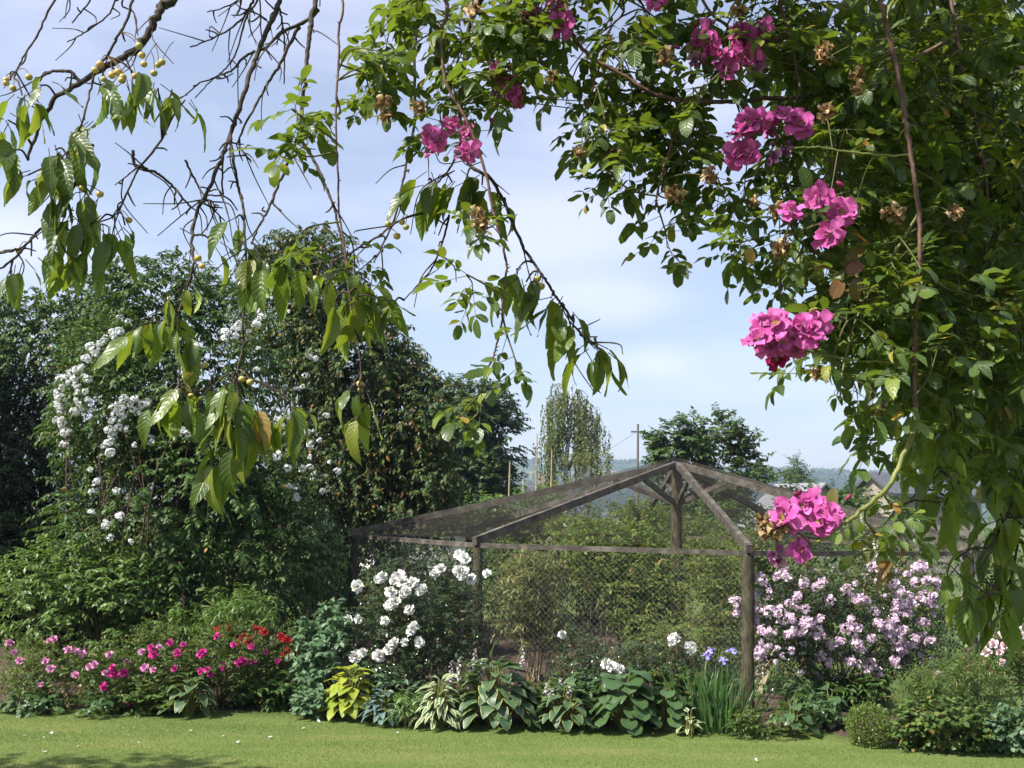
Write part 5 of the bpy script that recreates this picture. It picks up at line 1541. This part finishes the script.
for (px, py) in ch:
    p0 = P(px, py, 2.25)
    k = np.argmin(np.linalg.norm(SAMPC - p0, axis=1)); d = float(np.clip(SAMPC[k][1], 2.1, 2.45)) - .02
    p = P(px, py, d)
    near_ = SAMPC[np.argmin(np.linalg.norm(SAMPC - (p + UPV * .03), axis=1))]
    if np.linalg.norm(near_ - p) > .09: near_ = p + np.array([R.normal() * .012, .01, .05])
    fo = place('cherry', cd, cherry, p, norm((UPV * 2 + rnd(1, .3)[0])[None])[0], R.uniform(0, 6), R.uniform(.85, 1.1))
    m_ = MB(); tp = np.array([0, 0, .0062]); rot = np.array(fo.rotation_quaternion.to_matrix())
    e = (near_ - p) @ rot / fo.scale[0]
    tube(m_, catmull([tp, tp * .5 + e * .5 + np.array([0, 0, .008]), e], 5), .0009, 5)
    me = m_.data('stalk', M['stalk_red']); so_ = bpy.data.objects.new('stalk', me); COL.objects.link(so_); so_.parent = fo

# ------------------------------------------------------------------ climbing rose over the cherry
rose = thing('climbing_rose', 'rambling rose with clusters of magenta flowers wound through the cherry tree at upper right', 'climbing rose', (2.6, .9, .66))
CANES = [
    ([(341, -4), (339, 30), (338, 70), (336, 100), (336, 141), (338, 175), (339, 211), (343, 240), (347, 266)], 2.05, 1.98, 3.0, 1.8, 'cane'),
    ([(443, -4), (442, 35), (444, 75), (452, 95), (461, 109), (470, 128), (478, 148), (486, 175), (492, 204), (499, 232), (505, 255), (506, 275), (503, 300), (501, 328), (495, 350), (491, 363), (484, 371)], 2.0, 1.95, 4.5, 1.6, 'cane'),
    ([(878, -4), (886, 25), (893, 53), (899, 80), (903, 105), (907, 128), (910, 151), (915, 180), (919, 211), (920, 240), (918, 285), (915, 328), (915, 370), (915, 409)], 1.85, 1.82, 5.2, 4.4, 'cane'),
    ([(915, 409), (917, 423), (908, 445), (893, 479), (883, 492), (871, 503), (855, 516), (840, 526), (826, 537), (812, 545)], 1.82, 1.72, 6, 3, 'green_stem'),
    ([(640, 88), (664, 97), (690, 101), (717, 102), (745, 101), (769, 98), (795, 98), (815, 95), (840, 85), (890, 70), (950, 40)], 2.0, 2.1, 4.5, 5, 'cane'),
    ([(907, 155), (880, 155), (843, 151), (815, 147), (795, 148)], 1.84, 1.8, 2.4, 1.8, 'green_stem'),
    ([(560, -4), (568, 25), (580, 46), (600, 63), (622, 74), (650, 92), (679, 102)], 2.05, 2.0, 4.5, 4, 'cane'),
    ([(917, 365), (890, 362), (861, 361), (833, 357), (800, 350)], 1.82, 1.78, 3, 2, 'green_stem'),
    ([(520, -4), (505, 15), (490, 30), (470, 40), (450, 55)], 2.1, 2.1, 3, 2, 'cane'),
    ([(700, -4), (730, 30), (728, 60), (724, 85)], 2.0, 1.95, 4, 2, 'cane'),
    ([(833, 80), (835, 120), (838, 160), (832, 200)], 2.1, 2.0, 3, 2, 'cane'),
    ([(1020, 330), (980, 340), (950, 345)], 2.0, 2.0, 3, 2, 'cane'),
    ([(620, -4), (610, 30), (595, 80), (585, 110)], 2.1, 2.0, 3, 2, 'cane'),
    ([(680, 100), (672, 140), (660, 180), (655, 210)], 2.0, 1.95, 2.6, 1.6, 'cane'),
    ([(780, -4), (790, 40), (800, 90)], 2.1, 2.0, 4, 2.5, 'cane'),
    ([(919, 211), (890, 260), (860, 310), (845, 360), (840, 400)], 1.9, 1.85, 3, 1.8, 'green_stem'),
    ([(838, 160), (815, 190), (790, 225), (775, 260)], 2.0, 1.9, 2.6, 1.6, 'cane'),
    ([(950, -4), (965, 80), (985, 170), (985, 260), (970, 340)], 2.3, 2.1, 5, 3, 'cane'),
]
SAMR = []
LIMB_R = LIMB + np.array([0, -.12, .02])
for pts, d0, d1, w0, w1, mt in CANES:
    n = len(pts)
    dd = d0 + (d1 - d0) * np.linspace(0, 1, n)
    q = [P(x, y, d) for (x, y), d in zip(pts, dd)]
    if pts[0][1] < 5:
        k = np.argmin(np.linalg.norm(LIMB_R - q[0], axis=1))
        q = [LIMB_R[k], q[0] * .55 + LIMB_R[k] * .45 + UPV * .02] + q
    m_ = MB(); c = catmull(q, 6); c[1:-1] += R.normal(size=(len(c) - 2, 3)) * .0008
    tube(m_, c, np.linspace(w0 * d0, w1 * d1, len(c)) / F_PX / 2, 7, .03)
    for h_ in range(len(c) // 3):
        i_ = R.integers(1, len(c) - 1); tn = norm((c[i_ + 1] - c[i_ - 1])[None])[0]
        o_ = norm(np.cross(tn, rnd(1))[0:1])[0]; rr_ = (w0 + (w1 - w0) * i_ / len(c)) * d0 / F_PX / 2
        wires(m_, [c[i_] + o_ * rr_ * .7], [c[i_] + o_ * (rr_ + .005) - tn * .002], .0016, .0002)
    m_.build('stem', M[mt], rose)
    SAMR.append(c[(c[:, 1] > 1)])
m_ = MB(); c = catmull([(2.6, .9, .6), (2.5, 1.0, 1.5), (2.3, 1.3, 2.3), P(1120, 120, 2.1), P(1030, -60, 2.1), LIMB_R[len(LIMB_R) // 3]], 8)
tube(m_, c, np.linspace(.016, .009, len(c)), 8, .04); m_.build('stem', M['cane'], rose); SAMR.append(c)
SR = np.vstack(SAMR)

BLOB = [  # px, py, rx, ry, depth, half depth, leaves
    (400, 18, 62, 28, 2.1, .15, 36), (470, 25, 70, 36, 2.1, .2, 36), (400, 70, 45, 34, 2.05, .12, 22), (455, 110, 36, 34, 2.05, .12, 24), (540, 30, 70, 40, 2.15, .2, 42), (600, 60, 60, 46, 2.1, .2, 46), (500, 65, 50, 30, 2.05, .15, 26),
    (590, 118, 18, 26, 2.05, .1, 14), (640, 128, 56, 44, 2.05, .2, 46), (650, 30, 60, 36, 2.1, .2, 44), (620, 160, 26, 22, 2.0, .1, 14), (690, 110, 44, 56, 2.05, .2, 46), (668, 185, 30, 26, 2.0, .1, 12), (655, 218, 14, 8, 1.95, .05, 3),
    (740, 45, 60, 40, 2.1, .2, 44), (800, 40, 60, 50, 2.15, .25, 76), (738, 175, 26, 56, 2.0, .12, 20), (745, 235, 18, 18, 1.95, .08, 9), (800, 120, 36, 44, 2.05, .2, 28), (860, 80, 66, 80, 2.15, .3, 110), (950, 60, 80, 70, 2.3, .35, 80),
    (900, 180, 64, 80, 2.15, .3, 150), (985, 170, 56, 90, 2.25, .35, 90), (825, 215, 30, 50, 2.0, .2, 48), (790, 262, 26, 20, 1.95, .12, 16), (850, 300, 44, 56, 2.0, .25, 86), (930, 290, 66, 70, 2.1, .3, 140), (990, 280, 40, 70, 2.15, .3, 60),
    (815, 375, 18, 26, 1.85, .08, 10), (880, 370, 40, 40, 1.95, .2, 36), (965, 370, 54, 50, 2.05, .25, 56), (885, 430, 18, 26, 1.9, .12, 8), (940, 440, 34, 36, 2.0, .2, 16), (1000, 430, 40, 50, 2.1, .25, 34),
    (338, 130, 18, 70, 2.02, .06, 12), (340, 60, 16, 50, 2.03, .06, 10), (345, 230, 16, 34, 2.0, .06, 9), (478, 235, 26, 60, 1.97, .06, 10), (495, 320, 18, 40, 1.96, .05, 7), (478, 380, 10, 10, 1.95, .03, 4), (905, 500, 24, 20, 1.85, .1, 8),
    (862, 545, 20, 16, 1.78, .06, 5), (870, 130, 50, 60, 2.7, .3, 110), (960, 160, 70, 110, 2.75, .3, 200), (930, 300, 60, 90, 2.6, .25, 130), (800, -90, 260, 80, 2.2, .5, 160), (500, -70, 200, 60, 2.2, .35, 60), (1090, 180, 60, 300, 2.3, .5, 140),
]
lp_, lD, lU, lS = [], [], [], []
mbs = MB(); ra = [[], []]
for (cx, cy, rx, ry, d, rd, n) in BLOB:
    ns = max(1, int(round(n / 6)))
    for _ in range(ns):
        for tr_ in range(6):
            q = norm(R.normal(size=3)[None])[0] * R.uniform(0, 1) ** .45
            if cy < -50 or cy + q[1] * ry < 620: break
        e = P(cx + q[0] * rx, cy + q[1] * ry, d + q[2] * rd)
        dist = np.linalg.norm(SR - e, axis=1)
        k = np.argsort(dist)[R.integers(0, 4)]
        s = SR[k]
        L_ = np.linalg.norm(e - s)
        if L_ > .3:
            s = e + norm((s - e + rnd(1, .04)[0])[None])[0] * .3
        if L_ < .05:
            e = s + norm(rnd(1) + DOWN * .3)[0] * .09
        mid = (s + e) / 2 + UPV * .25 * min(L_, .3) * R.uniform(.2, 1) + rnd(1, .015)[0]
        e2 = e + (e - mid) * .25 + DOWN * .02
        c = catmull([s, mid, e, e2], 5)
        tube(mbs, c, np.linspace(.0021, .0009, len(c)), 5)
        nl = 7
        for j in range(nl):
            f = .3 + .7 * (j + R.uniform(.2, .8)) / nl
            ii = min(int(f * (len(c) - 1)), len(c) - 2)
            b = c[ii]; t_ = norm((c[ii + 1] - c[ii])[None])[0]
            sd_ = norm(np.cross(t_, UPV + rnd(1, .3)[0])[None])[0] * (1 if j % 2 else -1)
            dr = norm((t_ * .5 + sd_ * .8 + rnd(1, .35)[0] + UPV * .1)[None])[0]
            Lr = R.uniform(.045, .07); nlf = 7 if R.uniform() < .55 else 5
            droop = DOWN * R.uniform(.2, .8)
            tip = b + dr * Lr + droop * Lr * .35
            sz_ = R.uniform(.65, 1.2)
            ra[0].append(b); ra[1].append(tip)
            nrm = norm((UPV + rnd(1, .35)[0] + SUNV * .3)[None])[0]
            s2 = norm(np.cross(dr, nrm)[None])[0]
            lp_.append(tip); lD.append(dr + droop * .5); lU.append(nrm); lS.append(sz_ * R.uniform(.95, 1.15))
            for w_ in range((nlf - 1) // 2):
                ff = .92 - .3 * w_
                pb = b + dr * Lr * ff + droop * Lr * .35 * ff * ff
                for sg in (-1, 1):
                    lp_.append(pb); lD.append(dr * .5 + s2 * sg * .85 + droop * .4 + rnd(1, .15)[0]); lU.append(nrm + rnd(1, .15)[0]); lS.append(sz_ * R.uniform(.8, 1.0) * (.95 - .12 * w_))
m_ = MB(); scatter(m_, RO_LEAF, lp_, np.array(lD), np.array(lU), np.array(lS))
m_.build('leaves', M['rose_leaf'], rose)
wires(mbs, ra[0], ra[1], .0008, .0005)

NB = []
for s in range(4):
    NB.append(flower([(6, 80, .030, .030, .003, 0), (6, 60, .027, .026, .003, .003), (5, 36, .020, .019, .002, .005)], 60 + s, 4, 4, wave=.10).data('bloom', M['pink_petal']))
NBF = flower([(6, 62, .026, .022, .002, 0), (6, 40, .022, .018, .002, .003), (5, 18, .017, .014, .001, .005)], 71, 4, 4, wave=.2).data('bloom', M['faded_petal'])
NBC = flower([(6, 70, .026, .026, .002, 0), (6, 48, .023, .02, .002, .003)], 72, 4, 4, wave=.14).data('bloom', M['crimson_petal'])
sm = MB()
for i in range(26):
    a = i * 2.4; r_0 = .0045 * math.sqrt((i + .5) / 26)
    b = np.array([math.cos(a) * r_0 * .4, math.sin(a) * r_0 * .4, .004]); e = b + np.array([math.cos(a) * r_0 * 1.2, math.sin(a) * r_0 * 1.2, .0075])
    wires(sm, [b], [e], .0003); box(sm, e, (.0012,) * 3)
SMD = sm.data('stamens', M['stamen'])


def z3(l, ox, oy): return [(ox + a / 2.844, oy + b / 2.844) for a, b in l]


pk = [(p, 1.98, 'p') for p in z3([(115, 100), (95, 130), (135, 120), (165, 165), (180, 195), (215, 90), (235, 110), (285, 80), (255, 165), (225, 150)], 664, 0)]
pk += [(p, 1.98, 'f') for p in z3([(92, 168), (265, 195), (280, 130)], 664, 0)]
pk += [(p, 1.92, 'p') for p in z3([(240, 350), (220, 380), (275, 340), (305, 360), (340, 335), (385, 355), (210, 440), (243, 430)], 664, 0)]
pk += [(p, 1.92, 'f') for p in z3([(320, 448), (355, 425)], 664, 0)]
pk += [(p, 1.78, 'p') for p in z3([(360, 605), (445, 562), (505, 605), (465, 680), (475, 660)], 664, 0)]
pk += [(p, 1.76, 'p') for p in z3([(285, 245), (320, 242), (395, 245), (435, 240), (295, 300), (330, 285), (375, 295), (410, 270), (270, 285)], 664, 240)]
pk += [(p, 1.8, 'c') for p in z3([(322, 340)], 664, 240)]
pk += [(p, 1.74, 'p') for p in z3([(395, 25), (425, 15), (345, 55), (450, 65), (465, 45), (385, 150)], 664, 498)]
pk += [(p, 1.74, 'f') for p in z3([(385, 82), (327, 165), (370, 90)], 664, 498)]
pk += [(p, 2.0, 'p') for p in z3([(500, 205), (530, 235), (560, 285), (548, 270), (318, 385), (335, 400), (325, 430), (420, 375), (428, 430), (602, 45), (670, 8), (688, 72), (955, 5), (372, 355)], 320, 0)]
pk += [(p, 2.0, 'f') for p in z3([(502, 262), (395, 440), (620, 30)], 320, 0)]
fs = mbs
SR2 = np.vstack([SR])
for i, ((px, py), d, kind) in enumerate(pk):
    d += R.uniform(-.02, .02)
    p = P(px, py, d)
    f = norm((TO_CAM(p) * .9 + UPV * .35 + np.array([-.35, 0, 0]) + rnd(1, .42)[0])[None])[0]
    o = place('bloom', NB[i % 4] if kind == 'p' else NBF if kind == 'f' else NBC, rose, p, f, R.uniform(0, 6), R.uniform(.72, 1.05) * .92 * (.72 if kind == 'f' else 1) * (.8 if px < 560 else 1))
    s_ = bpy.data.objects.new('stamens', SMD); COL.objects.link(s_); s_.parent = o
    near_ = SR2[np.argmin(np.linalg.norm(SR2 - (p - f * .06), axis=1))]
    if np.linalg.norm(near_ - p) > .14: near_ = p + norm((near_ - p)[None])[0] * .13
    tube(fs, catmull([p, p - f * .03, near_], 4), .0011, 5)
# spent flowers
sp_px = z3([(190, 315), (225, 295), (265, 290), (950, 150), (975, 160), (600, 275), (635, 230), (740, 390), (750, 410), (400, 660), (445, 625), (130, 125), (430, 10), (800, 310), (1000, 560)], 320, 0)
sp_px += z3([(430, 165), (460, 150), (520, 120), (440, 290), (445, 270), (550, 240), (10, 150), (220, 30), (510, 490), (665, 615), (710, 650), (540, 590), (270, 570), (300, 590), (330, 730), (830, 610), (400, 700), (480, 620)], 664, 0)
sp_px += z3([(640, 455), (600, 480), (580, 460), (440, 375), (290, 90), (340, 30), (760, 200)], 664, 240) + [(768, 531), (768, 538), (772, 527), (700, 165), (715, 175), (762, 195), (755, 205), (608, 135), (612, 160)]
SPD = [flower([(5, 75, .018, .016, .002, 0), (6, 45, .016, .013, .002, .002), (5, 110, .016, .012, .002, 0)], 90 + s, 3, 3, wave=.45).data('spent_bloom', M['spent']) for s in range(4)]
for i, (px, py) in enumerate(sp_px):
    if i % 2 == 1: continue
    for j in range(R.integers(1, 3)):
        qx, qy = px + R.normal() * 4, py + R.normal() * 4
        p0 = P(qx, qy, 1.95); k = np.argmin(np.linalg.norm((SR - p0), axis=1))
        d = 1.92 if px < 760 else 1.84
        if py > 480: d = 1.74
        p = P(qx, qy, d + R.uniform(-.03, .05))
        f = norm((TO_CAM(p) * .5 + DOWN * .4 + rnd(1, .7)[0])[None])[0]
        place('spent_bloom', SPD[(i + j) % 4], rose, p, f, R.uniform(0, 6), R.uniform(.7, 1.15))
        if j == 0:
            near_ = SR2[np.argmin(np.linalg.norm(SR2 - p, axis=1))]
            if np.linalg.norm(near_ - p) > .12: near_ = p + norm((near_ - p)[None])[0] * .11 + UPV * .02
            tube(fs, catmull([p, (p + near_) / 2 + UPV * .01, near_], 3), .001, 5)
# buds standing beside the open flowers
bm_ = MB()
uu = np.linspace(.05, math.pi - .05, 7); vv = np.arange(8) / 8 * 2 * math.pi
rg = np.array([[(math.sin(u) ** 1.2 * math.cos(v) * .0042, math.sin(u) ** 1.2 * math.sin(v) * .0042, -.008 * math.cos(u) + .008) for v in vv] for u in uu]).reshape(-1, 3)
i = np.arange(6)[:, None] * 8; j = np.arange(8)[None]; k = (j + 1) % 8
bm_.add(rg, np.stack([i + j, i + k, i + 8 + k, i + 8 + j], -1).reshape(-1, 4))
M['bud'] = petal_mat('rose_bud', [(0, (.10, .10, .03)), (.5, (.22, .04, .08)), (1, (.42, .02, .18))], None, .5, .15)
BUD = bm_.data('bud', M['bud'])
for (px, py), d, kind in pk[::2]:
    for j_ in range(2):
        p = P(px + R.normal() * 16, py + abs(R.normal()) * 9 - 14, d + .01)
        dr = norm((UPV * .7 + rnd(1, .6)[0] + [-.2, -.4, 0])[None])[0]
        place('bud', BUD, rose, p, dr, 0, R.uniform(.7, 1.1))
        q_ = P(px, py, d + .02)
        if np.linalg.norm(q_ - p) > .06: q_ = p + norm((q_ - p)[None])[0] * .05
        tube(mbs, catmull([p, p - dr * .012, q_], 4), .0008, 5)
mbs.build('shoots', M['shoot'], rose)
# a few bronze leaves
bz = z3([(545, 65), (575, 15), (500, 110), (510, 60), (560, 100), (480, 90), (680, 460), (490, 700)], 664, 240) + [(846, 255), (862, 262), (868, 245), (880, 540), (890, 560), (898, 575), (870, 530), (905, 550)]
bpos = np.array([P(a, b, 1.8) for a, b in bz])
m_ = MB(); scatter(m_, RO_LEAF, bpos, DOWN * .8 + rnd(len(bz), .6) + [-.3, 0, 0], UPV + rnd(len(bz), .5) + [0, -.8, 0], 1.15)
m_.build('bronze_leaves', M['tinted_leaf'], rose)

# tree outside the picture at the left whose shade crosses the near lawn
SH = (-7.6, 6.2)
tp = thing('shade_tree', 'leafy tree beside the lawn, beyond the left edge', 'tree', (SH[0], SH[1], .0))
m_ = MB(); c = catmull([(SH[0], SH[1], -.1), (SH[0] + .1, SH[1], 2), (SH[0], SH[1] + .1, 4.6)], 6); tube(m_, c, np.linspace(.2, .06, len(c)), 9, .03); m_.build('trunk', M['trunk'], tp)
n = 1500
q = norm(R.normal(size=(n, 3))) * (R.uniform(size=(n, 1)) ** .4)
pts = q * np.array([3.3, 1.75, 1.7]) + np.array([SH[0], SH[1], 4.6])
qq = spray_leaves(pts, q, .4, 11, .4)
m_ = MB(); scatter(m_, LEAF_MID, qq[0], qq[1], qq[2], R.uniform(1.0, 1.7, len(qq[0]))); m_.build('crown', M['tree_leaf'], tp)
m_ = MB(); wires(m_, np.repeat(c[-6:], 20, 0)[:120], pts[:120], .02, .006); m_.build('limbs', M['trunk'], tp)

# ------------------------------------------------------------------ haze over the valley
m, nt, N, L = new_mat('haze_air')
pv = nd(nt, 'ShaderNodeVolumePrincipled'); pv.inputs['Color'].default_value = (.62, .78, 1, 1)
pv.inputs['Density'].default_value = .00034; pv.inputs['Anisotropy'].default_value = .2
o = nd(nt, 'ShaderNodeOutputMaterial'); L.new(pv.outputs[0], o.inputs[1])
m_ = MB(); box(m_, (0, 2000, 44), (7400, 4700, 100))
hz = m_.build('haze', m, None, False); hz["kind"] = "stuff"; tag(hz, 'thin pale haze in the air over the valley', 'haze')
